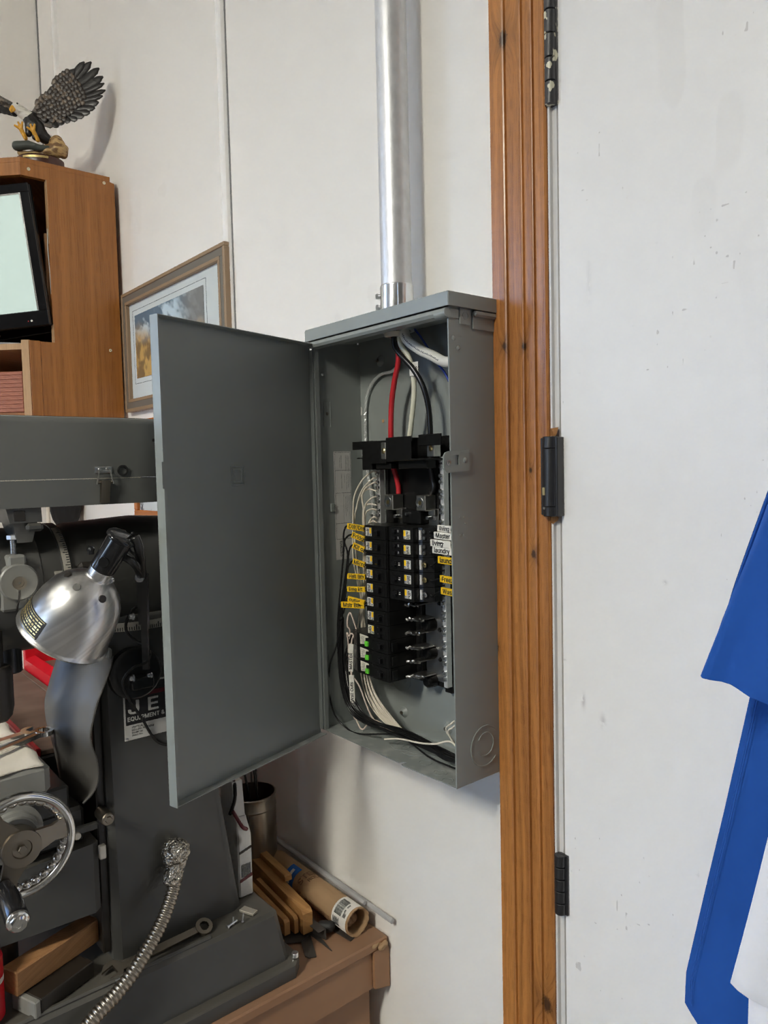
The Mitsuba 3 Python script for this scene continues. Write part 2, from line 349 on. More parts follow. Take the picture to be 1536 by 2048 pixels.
# ------------------------------------------------------------------ the room
XL, XR, YF, ZC = -2.0, 4.2, -8.2, 4.1
struct('wall_back', bx(XL - 0.1, XR + 0.1, 0.0, 0.12, 0, ZC), 'paint_wall')
struct('floor', bx(XL - 0.1, XR + 0.1, YF - 0.1, 0.12, -0.1, 0), 'concrete')
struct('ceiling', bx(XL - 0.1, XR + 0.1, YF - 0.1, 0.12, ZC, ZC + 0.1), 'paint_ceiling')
def wall_with_holes(x0, x1, z0, z1, holes):
    from shapely.geometry import box as B
    g = B(x0, z0, x1, z1)
    for h in holes: g = g.difference(B(*h))
    return g
WIN_L = (-3.7, 1.6, -2.5, 3.1)                      # window in the left wall (y0, z0, y1, z1)
DOOR_F = (-1.85, 0.0, 0.35, 2.45)                       # open shop door in the front wall (x0, z0, x1, z1)
struct('wall_left', prism(wall_with_holes(YF, 0.0, 0, ZC, [WIN_L]), (0, 1, 0), (0, 0, 1), (-1, 0, 0), (XL, 0, 0), 0.12), 'paint_wall')
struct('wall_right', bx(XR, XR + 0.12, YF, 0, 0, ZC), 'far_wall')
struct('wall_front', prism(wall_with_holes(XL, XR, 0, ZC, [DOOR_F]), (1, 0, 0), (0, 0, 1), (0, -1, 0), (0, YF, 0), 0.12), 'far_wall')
# ceiling light: a wraparound fixture, the room's own lamp
k = thing('ceiling_light', 'long white wraparound ceiling light hanging in the middle of the workshop', 'ceiling light')
LX, LY, LZ = 0.85, -3.0, 3.05
part(k, 'housing', bx(LX - 0.20, LX + 0.20, LY - 0.62, LY + 0.62, LZ + 0.16, LZ + 0.20, 0.01), 'paint_batten')
for dy in (-0.5, 0.5): part(k, 'hanger', cyl((LX, LY + dy, LZ + 0.19), (LX, LY + dy, ZC), 0.006), 'zinc')
scene[k + '__diffuser'] = mikit.ply(bx(LX - 0.16, LX + 0.16, LY - 0.6, LY + 0.6, LZ, LZ + 0.155, 0.02), 'paint_batten', smooth=False,
    emitter={'type': 'area', 'radiance': {'type': 'rgb', 'value': [LAMP_POWER * c for c in LAMP_TINT]}})
for i, (fx, fy) in enumerate([(-0.6, -2.6)]):  # unseen panel added as ambient fill, not a known fixture
    k = thing('ceiling_light', ('added flat fill panel on the ceiling towards the room corner with the television', 'added flat fill panel on the ceiling towards the side with the white door')[i], 'ceiling light')
    part(k, 'frame', bx(fx - 0.64, fx + 0.64, fy - 0.34, fy + 0.34, ZC - 0.03, ZC - 0.001, 0.004), 'paint_batten')
    scene[k + '__diffuser'] = mikit.ply(bx(fx - 0.6, fx + 0.6, fy - 0.3, fy + 0.3, ZC - 0.036, ZC - 0.029), 'paint_batten', smooth=False,
        emitter={'type': 'area', 'radiance': {'type': 'rgb', 'value': [FILL_POWER * c for c in LAMP_TINT]}})

def batten(name, x, w=0.030, t=0.014):
    prof = [(0, 0), (0.001, 0.010), (0.005, t - 0.002), (0.010, t), (w - 0.008, t), (w - 0.002, t - 0.003), (w, 0.004), (w + 0.0005, 0)]
    struct(name, prism(prof, (1, 0, 0), (0, -1, 0), (0, 0, 1), (x, 0, 0), ZC), 'paint_batten', label='narrow white batten covering a wall panel joint')
batten('trim_1', -0.530); batten('trim_2', -1.790)
struct('trim_3', bx(-1.9995, -1.993, -0.004, 0.0, 0, ZC), 'ink_grey', label='dark seam line in the room corner')
struct('trim_4', bx(-0.4996, -0.4960, -0.0022, 0.0, 0, ZC), 'ink_grey', label='dark open seam beside the batten')  # solid dark strip paints in the shadow line of the panel gap

# door casing of knotty stained wood, fluted
x0, x1, th = 0.3636, 0.4714, 0.019
def flute(xs, d=0.0045, w=0.0022): return [(xs - w - 0.0022, th), (xs - w, th - 0.001), (xs - 0.0009, th - d), (xs + 0.0009, th - d), (xs + w, th - 0.001), (xs + w + 0.0022, th)]
W_ = x1 - x0
prof = [(0, 0), (0, th - 0.0025), (0.002, th - 0.0006)] + [(W_ * 0.235, th - 0.0006), (W_ * 0.26, th - 0.0022)] + flute(W_ * 0.300) + flute(W_ * 0.605) + flute(W_ * 0.797) + [(W_ - 0.003, th - 0.0005), (W_, th - 0.003), (W_, 0)]
struct('trim_5', prism(prof, (1, 0, 0), (0, -1, 0), (0, 0, 1), (x0, 0, 0), 3.2), 'wood_trim', smooth=35, label='fluted knotty stained wood door casing')
# white steel frame strip, door slab
fr = [(0, 0), (0, 0.0130), (0.0012, 0.0145), (0.0048, 0.0145), (0.0052, 0.0085), (0.0128, 0.0085), (0.0134, 0.006), (0.0134, 0)]
struct('trim_6', prism(fr, (1, 0, 0), (0, -1, 0), (0, 0, 1), (0.4714, 0, 0), 3.2), 'paint_frame', label='white painted door frame edge')
struct('door_1', bx(0.4872, 1.42, -0.0105, 0.03, 0.01, 3.0, 0.0018), 'paint_door', label='plain white painted door slab with scuffs and specks')
struct('trim_7', bx(1.424, 1.53, -0.019, 0.0, 0, 3.2, 0.003), 'wood_trim', label='stained wood door casing on the latch side')
def hinge(zc, h, r, bsdf, leafw, label, x=0.4795):
    nm = 'door_1__hinge' if 'door_1__hinge' not in scene else None
    seg = []; n = 5; z0 = zc - h / 2
    for i in range(n):
        a, b = z0 + h * i / n + 0.0007, z0 + h * (i + 1) / n - 0.0007
        seg.append(cyl((x, -0.0155, a), (x, -0.0155, b), r, r, 18, 0.0008))
    seg.append(bx(x - 0.004, x + leafw, -0.0145, -0.0085, z0, z0 + h, 0.0008))
    return part('door_1', 'hinge', join(*seg), bsdf, 30, label)
h1 = hinge(2.2, 0.165, 0.0085, 'hinge_chipped', 0.010, 'dark hinge with flaking white paint')
ZH = 1.5845
hx = 0.4780
k = part('door_1', 'hinge', join(cyl((hx, -0.0225, 1.5240), (hx, -0.0225, 1.5385), 0.0116, 0.0122, 24, 0.001), cyl((hx, -0.0225, 1.539), (hx, -0.0225, 1.624), 0.0122, 0.0122, 24, 0.0006),
     cyl((hx, -0.0225, 1.6245), (hx, -0.0225, 1.642), 0.0122, 0.0114, 24, 0.001), bx(hx - 0.0128, hx - 0.002, -0.030, -0.008, 1.526, 1.640, 0.001), bx(hx + 0.002, hx + 0.0150, -0.026, -0.008, 1.524, 1.641, 0.001)), 'hinge_black', 30, 'black barrel spring hinge')
part(k, 'pin', cyl((hx - 0.0035, -0.0345, 1.5365), (hx - 0.0035, -0.032, 1.5365), 0.0021, 0.0021, 12), 'chrome')
part(k, 'slot', join(bx(hx - 0.0062, hx - 0.0012, -0.0352, -0.033, 1.5555, 1.5672, 0.0004)), 'brass')
def gouge(name, cz, s, dy=1):
    pts = []; rg = np.random.default_rng(int(abs(cz) * 1000))
    for i in range(16):
        pts.append((0.4795 + rg.uniform(-0.009, 0.0065), -0.0145 + rg.uniform(-0.004, 0.003), cz + rg.uniform(-1, 1) * s))
    return part('trim_6', name, hull(pts), 'gouged_wood', False, 'torn brown wood where the frame was cut for the hinge')
gouge('gouge', 1.6465, 0.009); gouge('gouge', 1.5185, 0.007)
h3 = hinge(0.9595, 0.094, 0.0088, 'hinge_black', 0.0125, 'black hinge near the bottom', x=0.4830)

# ------------------------------------------------------------------ electrical panel
Z0, BW, BD, BH = 1.10, 0.3643, 0.1160, 0.745
ZT = Z0 + 0.762
pn = thing('breaker_panel', 'grey steel electrical breaker panel on the wall with its door swung open', 'breaker panel')
t_ = 0.0016
def disc_ring(o, u, v, w, ro, ri, h=0.0006): return prism(ring_poly(ro, ri, 48), u, v, w, o, h)
part(pn, 'back_plate', join(bx(0, BW, -0.0035, -0.0015, Z0, ZT - 0.012)), 'enclosure_paint', False)
# raised details pressed into the back plate
for (px_, pz_, r_) in [(0.134, 1.213, 0.030), (0.134, 1.213, 0.017)]:
    part(pn, 'back_knockout', disc_ring((px_ - 0.03, -0.0035, pz_ - 0.01), (1, 0, 0), (0, 0, 1), (0, -1, 0), r_, r_ - 0.0012), 'enclosure_paint')
for c_ in ((0.1119, -0.0040, 1.1351), (0.2314, -0.0040, 1.1348), (0.0648, -0.0040, 1.8052)):
    part(pn, 'dimple', lathe([(0, 0.006), (0.004, 0.0055), (0.0105, 0.0), (0.011, -0.0005)], c_, (0, -1, 0), 24), 'enclosure_paint', True)
    part(pn, 'dimple_screw', cyl((c_[0], c_[1] - 0.0055, c_[2]), (c_[0], c_[1] - 0.0085, c_[2]), 0.0035, 0.0028, 12), 'old_steel')
for c_ in ((0.0005, -0.0040, 1.7151), (0.0003, -0.0040, 1.6332)):
    part(pn, 'oval_hole', prism([(0.0052 * math.cos(a), 0.0095 * math.sin(a)) for a in np.linspace(0, 2 * np.pi, 24)[:-1]], (1, 0, 0), (0, 0, 1), (0, -1, 0), (c_[0], -0.0036, c_[2]), 0.0004), 'label_paper')
c_ = (0.0696, -0.0040, 1.6911)
part(pn, 'hole', cyl((c_[0], -0.0034, c_[2]), (c_[0], -0.0042, c_[2]), 0.0035, 0.0035, 14), 'wood_cabinet_edge')
# side walls with hemmed front edge
part(pn, 'side', join(bx(0, t_, -BD, -0.0015, Z0, ZT - 0.018), bx(0, 0.010, -BD, -BD + t_, Z0 + 0.0005, ZT - 0.03), bx(0.0085, 0.010, -BD, -BD + 0.008, Z0 + 0.0005, ZT - 0.03)), 'enclosure_paint', False)
part(pn, 'side', join(bx(BW - t_, BW, -BD, -0.0015, Z0 - 0.0004, ZT - 0.018), bx(BW - t_ - 0.0012, BW, -BD - 0.0004, -BD + 0.0022, Z0, ZT - 0.03, 0.0004)), 'enclosure_paint', False)
# bottom with the notch in its front lip
nx = (0.2308, -0.1160, 1.0938)[0]
bp = [(0, -0.0015), (0, -BD + 0.001), (nx - 0.006, -BD), (nx - 0.002, -BD + 0.007), (nx + 0.006, -BD + 0.009), (nx + 0.004, -BD - 0.002), (nx + 0.010, -BD - 0.004), (BW - 0.001, -BD), (BW - 0.001, -0.0015)]
part(pn, 'bottom', prism(bp, (1, 0, 0), (0, 1, 0), (0, 0, 1), (0, 0, Z0), t_), 'enclosure_paint', False)
for (kx, ky, r_, two) in [(0.060, -0.075, 0.010, 0), (0.105, -0.070, 0.012, 0), (0.175, -0.055, 0.027, 1), (0.205, -0.055, 0.030, 1), (0.258, -0.085, 0.012, 0), (0.305, -0.095, 0.012, 1), (0.300, -0.050, 0.013, 0), (0.335, -0.108, 0.010, 0), (0.245, -0.045, 0.012, 0)]:
    m_ = [disc_ring((kx, ky, Z0 + t_), (1, 0, 0), (0, 1, 0), (0, 0, 1), r_, r_ - 0.0013, 0.0007)]
    if two: m_.append(disc_ring((kx, ky, Z0 + t_), (1, 0, 0), (0, 1, 0), (0, 0, 1), r_ * 0.62, r_ * 0.62 - 0.0013, 0.0007))
    part(pn, 'bottom_knockout', join(*m_), 'enclosure_paint')
# knockouts, dimples and pressed lines on the right side
def kside(cy, cz, r, a0, a1, w=0.0017):
    aa = np.radians(np.linspace(a0, a1, 36)); pts = [(r * math.cos(a), r * math.sin(a)) for a in aa] + [((r - w) * math.cos(a), (r - w) * math.sin(a)) for a in aa[::-1]]
    return prism(pts, (0, 1, 0), (0, 0, 1), (1, 0, 0), (BW, cy, cz), 0.0014)
part(pn, 'side_knockout', join(kside(-0.051, 1.152, 0.0335, 40, 318), kside(-0.050, 1.1545, 0.0195, -150, 150)), 'enclosure_plain')
for (dy_, dz_) in [(-0.1065, 1.795), (-0.0965, 1.781)]:
    part(pn, 'side_dimple', lathe([(0, 0.0010), (0.002, 0.0008), (0.0036, 0)], (BW, dy_, dz_), (1, 0, 0), 14), 'enclosure_plain')
for (dy_, dz_) in [(-0.099, 1.523), (-0.090, 1.523), (-0.088, 1.512), (-0.099, 1.495), (-0.091, 1.495)]:
    part(pn, 'side_dimple', lathe([(0, 0.0006), (0.001, 0.0004), (0.0018, 0)], (BW, dy_, dz_), (1, 0, 0), 10), 'enclosure_plain')
for (dy_, dz_) in [(-0.1055, 1.794), (-0.094, 1.7815)]:
    part(pn, 'inner_rivet', lathe([(0, 0.0014), (0.002, 0.001), (0.003, 0)], (t_, dy_, dz_), (1, 0, 0), 12), 'zinc')
part(pn, 'inner_slot', join(bx(t_, t_ + 0.0012, -0.094, -0.0925, 1.682, 1.732), bx(t_, t_ + 0.0012, -0.079, -0.0775, 1.682, 1.732), bx(t_, t_ + 0.0012, -0.094, -0.0775, 1.731, 1.7325)), 'enclosure_plain')
part(pn, 'slot_rivet', lathe([(0, 0.0018), (0.0022, 0.0012), (0.0032, 0)], (t_, -0.0855, 1.707), (1, 0, 0), 12), 'old_steel')
part(pn, 'inner_clip', join(bx(t_, t_ + 0.004, -0.085, -0.076, 1.519, 1.536, 0.0012), cyl((t_ + 0.004, -0.0805, 1.5275), (t_ + 0.0048, -0.0805, 1.5275), 0.0022)), 'enclosure_plain')
part(pn, 'inner_slot', join(bx(t_, t_ + 0.001, -0.0985, -0.0975, 1.235, 1.262), bx(t_, t_ + 0.001, -0.0975, -0.085, 1.261, 1.262)), 'enclosure_plain')
# rolled gutter under the cap and the cap itself
gut = [(-BD - 0.001, 1.8265), (-BD - 0.007, 1.8275), (-BD - 0.0095, 1.832), (-BD - 0.0085, 1.837), (-BD - 0.004, 1.840), (-0.020, 1.846), (-0.020, 1.844), (-BD - 0.002, 1.836), (-BD - 0.0015, 1.832), (-BD + 0.004, 1.8255)]
part(pn, 'gutter', prism(gut, (0, 1, 0), (0, 0, 1), (1, 0, 0), (0.002, 0, 0), BW - 0.002), 'enclosure_paint', 40)
O_ = 0.0088; yc = -BD - O_
part(pn, 'cap', join(bx(-O_, BW + O_, yc, -0.0015, ZT - 0.0016, ZT, 0.0006), bx(-O_, BW + O_ - 0.0009, yc, yc + t_, ZT - 0.0215, ZT - 0.0008, 0.0005), bx(-O_, -O_ + t_, yc, -0.0015, ZT - 0.0215, ZT - 0.0008, 0.0005),
     bx(BW + O_ - t_, BW + O_, yc + 0.0006, -0.0015, ZT - 0.0215, ZT - 0.0008, 0.0005), bx(BW + 0.001, BW + O_ - 0.001, -0.066, -0.0015, ZT - 0.031, ZT - 0.0205, 0.003), bx(BW + 0.0003, BW + 0.0026, -0.066, -0.0015, ZT - 0.0505, ZT - 0.024, 0.0009)), 'enclosure_paint', 30)
part(pn, 'cap_tab', join(bx(BW + 0.0003, BW + 0.0024, -0.0945, -0.0720, ZT - 0.0455, ZT - 0.019, 0.0009), disc_ring((BW + 0.0024, -0.082, ZT - 0.032), (0, 1, 0), (0, 0, 1), (1, 0, 0), 0.0062, 0.0050, 0.0006)), 'enclosure_paint')
part(pn, 'collar', join(cyl((BW - 0.022, yc + 0.006, ZT - 0.032), (BW + 0.0015, yc + 0.006, ZT - 0.030), 0.0075, 0.0075, 16), bx(BW - 0.02, BW + 0.0015, -BD, -0.094, ZT - 0.039, ZT - 0.022, 0.002)), 'enclosure_paint')
part(pn, 'cap_screw', cyl((0.098, -0.105, ZT), (0.098, -0.105, ZT + 0.004), 0.0022, 0.0022, 10), 'old_steel')
# latch plate on the right side
lat = [(-0.1340, 1.5985), (-0.1340, 1.6175), (-0.1300, 1.6225), (-0.1225, 1.6245), (-0.098, 1.6245), (-0.084, 1.6265), (-0.0795, 1.6265), (-0.0795, 1.5945), (-0.098, 1.5930), (-0.1225, 1.5915), (-0.1300, 1.5935)]
from shapely.geometry import Polygon as PG, box as SB
lp = PG(lat).difference(SB(-0.1105, 1.6035, -0.1020, 1.6185))
part(pn, 'latch', prism(lp, (0, 1, 0), (0, 0, 1), (1, 0, 0), (BW + 0.0004, 0, 0), 0.0026), 'enclosure_plain')
part(pn, 'latch_rivet', lathe([(0, 0.0017), (0.0028, 0.0013), (0.0045, 0)], (BW + 0.003, -0.0885, 1.6105), (1, 0, 0), 16), 'enclosure_plain')
part(pn, 'latch_eye', disc_ring((BW + 0.003, -0.1245, 1.607), (0, 1, 0), (0, 0, 1), (1, 0, 0), 0.0042, 0.0024, 0.0008), 'zinc')
# door: a shallow pan hung on the left edge, opened about 74 degrees
HX, HY = -0.0030, -0.1180
TX, TY = 0.0985, -0.4690
dv = unit((TX - HX, TY - HY, 0)); dn = V(-dv[1], dv[0], 0); DW = math.hypot(TX - HX, TY - HY)   # dn: inside of the door
zd0, zd1, fl = 1.0925, 1.8345, 0.0165
DM = mat4(dv, V(0, 0, 1), np.cross(dv, V(0, 0, 1)), V(HX, HY, 0))
dn = unit(np.cross(V(0, 0, 1), dv)); dn = dn if dn[0] > 0 else -dn
def dbox(u0, u1, n0, n1, z0, z1, b=0.0004):
    m = bx(u0, u1, n0, n1, z0, z1, b); M = mat4(dv, dn, V(0, 0, 1), V(HX, HY, 0)); m.apply_transform(M)
    if np.linalg.det(M[:3, :3]) < 0: m.invert()
    return m
from shapely.geometry import box as SBX
tipf = SBX(0, zd0, fl, zd1).difference(SBX(fl - 0.0035, 1.578, fl + 0.01, 1.618))
dk = part(pn, 'door', join(dbox(0, DW, -t_, 0, zd0, zd1), dbox(0, DW, 0, fl, zd1 - t_, zd1), dbox(0, DW, 0, fl * 0.9, zd0, zd0 + t_),
     prism(tipf, dn, (0, 0, 1), dv, V(HX, HY, 0) + dv * (DW - t_), t_), dbox(DW - t_ - 0.004, DW, fl - t_, fl, zd0 + 0.02, 1.576), dbox(0.0, 0.004, 0, fl * 0.5, zd0 + 0.01, zd1 - 0.01)), 'enclosure_paint', False, 'open grey door with a folded rim')
def square_ring(c, s, w, h, d):
    g = SBX(-s, -h, s, h).difference(SBX(-s + w, -h + w, s - w, h - w))
    return prism(g, dv, (0, 0, 1), dn, V(HX, HY, 0) + dv * c + V(0, 0, 1.5945), d)
em = (DW * 0.545)
part(dk, 'emblem', join(square_ring(em, 0.0155, 0.0016, 0.0165, 0.0010), square_ring(em, 0.0098, 0.0030, 0.0115, 0.0012)), 'enclosure_paint', False, 'pressed square emblem with a smaller square inside')
# printed wiring label on the inner left side
lx = t_ + 0.0004
lk = part(pn, 'wiring_label', prism([(-0.0735, 1.425), (-0.0735, 1.6355), (-0.0325, 1.6355), (-0.0340, 1.425)], (0, 1, 0), (0, 0, 1), (1, 0, 0), (t_, 0, 0), 0.0004), 'label_paper', False, 'white printed wiring diagram label')
def lbar(y0, y1, z0, z1): return bx(lx, lx + 0.0002, y0, y1, z0, z1)
ll = [lbar(-0.0715, -0.034, z, z + 0.0009) for z in (1.4645, 1.4955, 1.5545, 1.598, 1.633)] + [lbar(-0.0715, -0.0709, 1.465, 1.633), lbar(-0.0525, -0.0521, 1.4955, 1.5545), lbar(-0.0345, -0.034, 1.465, 1.633)]
rg = np.random.default_rng(3)
for (y0, zt, n_) in [(-0.038, 1.628, 20), (-0.0405, 1.628, 26), (-0.0435, 1.628, 24), (-0.046, 1.628, 22), (-0.0565, 1.628, 26), (-0.0600, 1.624, 14), (-0.038, 1.592, 24), (-0.041, 1.592, 20), (-0.0445, 1.590, 28), (-0.0495, 1.592, 12), (-0.0565, 1.592, 18), (-0.037, 1.550, 34), (-0.040, 1.549, 30), (-0.044, 1.549, 20), (-0.0478, 1.548, 26)]:
    z = zt
    for i in range(n_):
        L = rg.uniform(0.0004, 0.0016); ll.append(lbar(y0, y0 + 0.0011, z - L, z)); z -= L + 0.0005
        if z < zt - 0.03 - 0.02 * (zt < 1.56): break
part(lk, 'print', join(*ll), 'ink_grey', False, kind='stuff')
part(lk, 'logo_block', lbar(-0.0635, -0.0580, 1.437, 1.4615), 'ink', False)
part(lk, 'lettering', text('SQUARE', 0.0036, (lx + 0.0003, -0.0627, 1.4605), (0, 0, -1), (0, 1, 0), 0.0002, True, 0.0225), 'label_paper', False)
part(lk, 'lettering', text('D', 0.0044, (lx + 0.0001, -0.0632, 1.4355), (0, 0, -1), (0, 1, 0), 0.0002, True), 'ink', False)

# ---- interior: black base, bus, neutral bars, lugs, insulating barrier
CX = 0.1820
part(pn, 'interior_base', join(bx(0.105, 0.259, -0.018, -0.005, 1.212, 1.640, 0.001), bx(0.098, 0.106, -0.026, -0.005, 1.212, 1.640, 0.001), bx(0.246, 0.264, -0.024, -0.005, 1.208, 1.640, 0.001), bx(0.170, 0.194, -0.0285, -0.015, 1.224, 1.505, 0.001)), 'black_plastic')
part(pn, 'bus_bar', join(bx(0.196, 0.243, -0.0205, -0.0178, 1.222, 1.52, 0.0006)), 'tin_bus')
for z in (1.262, 1.315, 1.362): part(pn, 'bus_rivet', lathe([(0, 0.003), (0.0028, 0.0024), (0.0042, 0)], (0.2325, -0.0205, z), (0, -1, 0), 14), 'black_plastic')
for i in range(14): part(pn, 'interior_peg', cyl((0.2455, -0.0245, 1.232 + i * 0.0126), (0.2455, -0.0265, 1.232 + i * 0.0126), 0.0016, 0.0012, 8), 'black_plastic')
ys_, zs_ = 0, 0
for i, z in enumerate((1.361, 1.3355, 1.3103, 1.285, 1.260, 1.2345)):
    rg = np.random.default_rng(20 + i); w = 0.020 if i % 2 == 0 else 0.029
    pts = []
    for j in range(10):
        f_ = j / 9; pts.append((0.1935 + f_ * w, -0.066 + 0.016 * f_ + rg.uniform(-0.0015, 0.0015), z + rg.uniform(-0.0022, 0.0022)))
    part(pn, 'bus_stab', join(tube(pts, 0.0024, 6, 3), bx(0.1935, 0.1935 + w, -0.064, -0.021, z - 0.0011, z + 0.0011, 0.0003)), 'tin_bus', 40)
    if i % 2 == 1: part(pn, 'bus_insulator', lathe([(0.0, 0.020), (0.008, 0.0195), (0.0115, 0.015), (0.0125, 0.0)], (0.214, -0.020, z - 0.0126), (0, -1, 0), 20), 'black_plastic', 40)
for sx, zt_ in ((0.0935, 1.607), (0.2635, 1.618)):
    nb = part(pn, 'neutral_bar', bx(sx - 0.0045, sx + 0.0045, -0.0390, -0.0270, 1.222, zt_, 0.0006), 'bare_aluminium', 30, 'long metal neutral bar')
    z = zt_ - 0.006; i = 0
    while z > 1.232:
        s_ = -1 if sx < 0.15 else 1
        m_ = join(lathe([(0, 0.0056), (0.0028, 0.0054), (0.0042, 0.0036), (0.0042, 0)], (sx, -0.039, z), (0, -1, 0), 10), bx(sx - 0.0022, sx + 0.0022, -0.0450, -0.0440, z - 0.0004, z + 0.0004))
        part(nb, 'terminal_screw', m_, 'zinc', 25)
        z -= 0.0098 if i % 2 == 0 else 0.0162
        i += 1
gb = part(pn, 'ground_bar', bx(0.047, 0.056, -0.022, -0.0035, 1.335, 1.515, 0.0006), 'bare_aluminium', 30, 'ground bar behind the wires')
for i in range(16): part(gb, 'terminal_screw', lathe([(0, 0.004), (0.0024, 0.0036), (0.0036, 0)], (0.0515, -0.022, 1.343 + i * 0.0112), (0, -1, 0), 10), 'zinc', 25)
# lugs
for lx_, nm in ((0.1345, 0), (0.2205, 1)):
    lg = part(pn, 'main_lug', bx(lx_ - 0.0105, lx_ + 0.0125, -0.050, -0.024, 1.5255, 1.5530, 0.0012), 'aluminium_lug', 30, 'shiny metal main lug')
    part(lg, 'lug_bore', join(prism(ring_poly(0.0092, 0.0070), (1, 0, 0), (0, 0, 1), (0, -1, 0), (lx_ - 0.001, -0.0499, 1.5395), 0.0012), prism(ring_poly(0.0066, 0.0046), (1, 0, 0), (0, 0, 1), (0, -1, 0), (lx_ - 0.001, -0.0499, 1.5395), 0.0006)), 'zinc')
    part(lg, 'lug_socket', cyl((lx_ - 0.001, -0.0500, 1.5395), (lx_ - 0.001, -0.0502, 1.5395), 0.0044, 0.0044, 6), 'brass')
    st = join(bx(lx_ + 0.0035, lx_ + 0.0205, -0.0265, -0.0240, 1.498, 1.5285, 0.0006), bx(lx_ + 0.002, lx_ + 0.019, -0.034, -0.0245, 1.5165, 1.5280, 0.001))
    part(lg, 'bus_strap', st, 'tin_bus')
    part(lg, 'strap_bolt', join(cyl((lx_ + 0.010, -0.026, 1.5135), (lx_ + 0.010, -0.031, 1.5135), 0.0062, 0.0062, 16, 0.0008), cyl((lx_ + 0.010, -0.031, 1.5135), (lx_ + 0.010, -0.0445, 1.5135), 0.0034, 0.0034, 12, 0.0004)), 'zinc')
part(pn, 'lug_cover', bx(0.1610, 0.2105, -0.042, -0.018, 1.501, 1.5265, 0.002), 'black_plastic')
part(pn, 'lug_stop', bx(0.111, 0.124, -0.030, -0.018, 1.500, 1.522, 0.001), 'black_plastic')
part(pn, 'lug_cover_screw', cyl((0.1795, -0.042, 1.519), (0.1795, -0.048, 1.519), 0.003, 0.0026, 12), 'zinc')
# insulating barrier in front of the cables
bar = [bx(0.0470, 0.092, -0.062, -0.0585, 1.6365, 1.6515, 0.0006), bx(0.0885, 0.1170, -0.072, -0.020, 1.5985, 1.6510, 0.001), bx(0.112, 0.270, -0.024, -0.020, 1.600, 1.654, 0.001),
       bx(0.117, 0.166, -0.080, -0.077, 1.6115, 1.6495, 0.001), bx(0.117, 0.166, -0.080, -0.022, 1.6095, 1.6135, 0.001), bx(0.1655, 0.1880, -0.079, -0.022, 1.6120, 1.6540, 0.001),
       bx(0.188, 0.236, -0.083, -0.080, 1.6145, 1.6540, 0.001), bx(0.188, 0.270, -0.083, -0.022, 1.6125, 1.6160, 0.001), bx(0.128, 0.170, -0.072, -0.058, 1.6000, 1.6100, 0.001), bx(0.190, 0.262, -0.072, -0.050, 1.5990, 1.6130, 0.001),
       bx(0.236, 0.290, -0.066, -0.062, 1.6370, 1.6560, 0.001), bx(0.058, 0.090, -0.0605, -0.0585, 1.6195, 1.6215, 0.0006), bx(0.105, 0.262, -0.022, -0.0178, 1.525, 1.602, 0.001)]
part(pn, 'insulating_barrier', join(*bar), 'black_plastic', 30, 'black plastic barrier across the incoming cables')
for (lx0, lx1, y_, z0_, z1_) in [(0.158, 0.1665, -0.0808, 1.6165, 0), (0.2500, 0.2640, -0.056, 1.6180, 0)]:
    sl = part(pn, 'small_lug', bx(lx0 - 0.004, lx1, y_, y_ + 0.016, z0_, z0_ + 0.030, 0.001), 'aluminium_lug')
    part(sl, 'lug_screw', lathe([(0, 0.0018), (0.003, 0.0016), (0.0052, 0)], ((lx0 + lx1) / 2 - 0.001, y_, z0_ + 0.0145), (0, -1, 0), 16), 'brass')

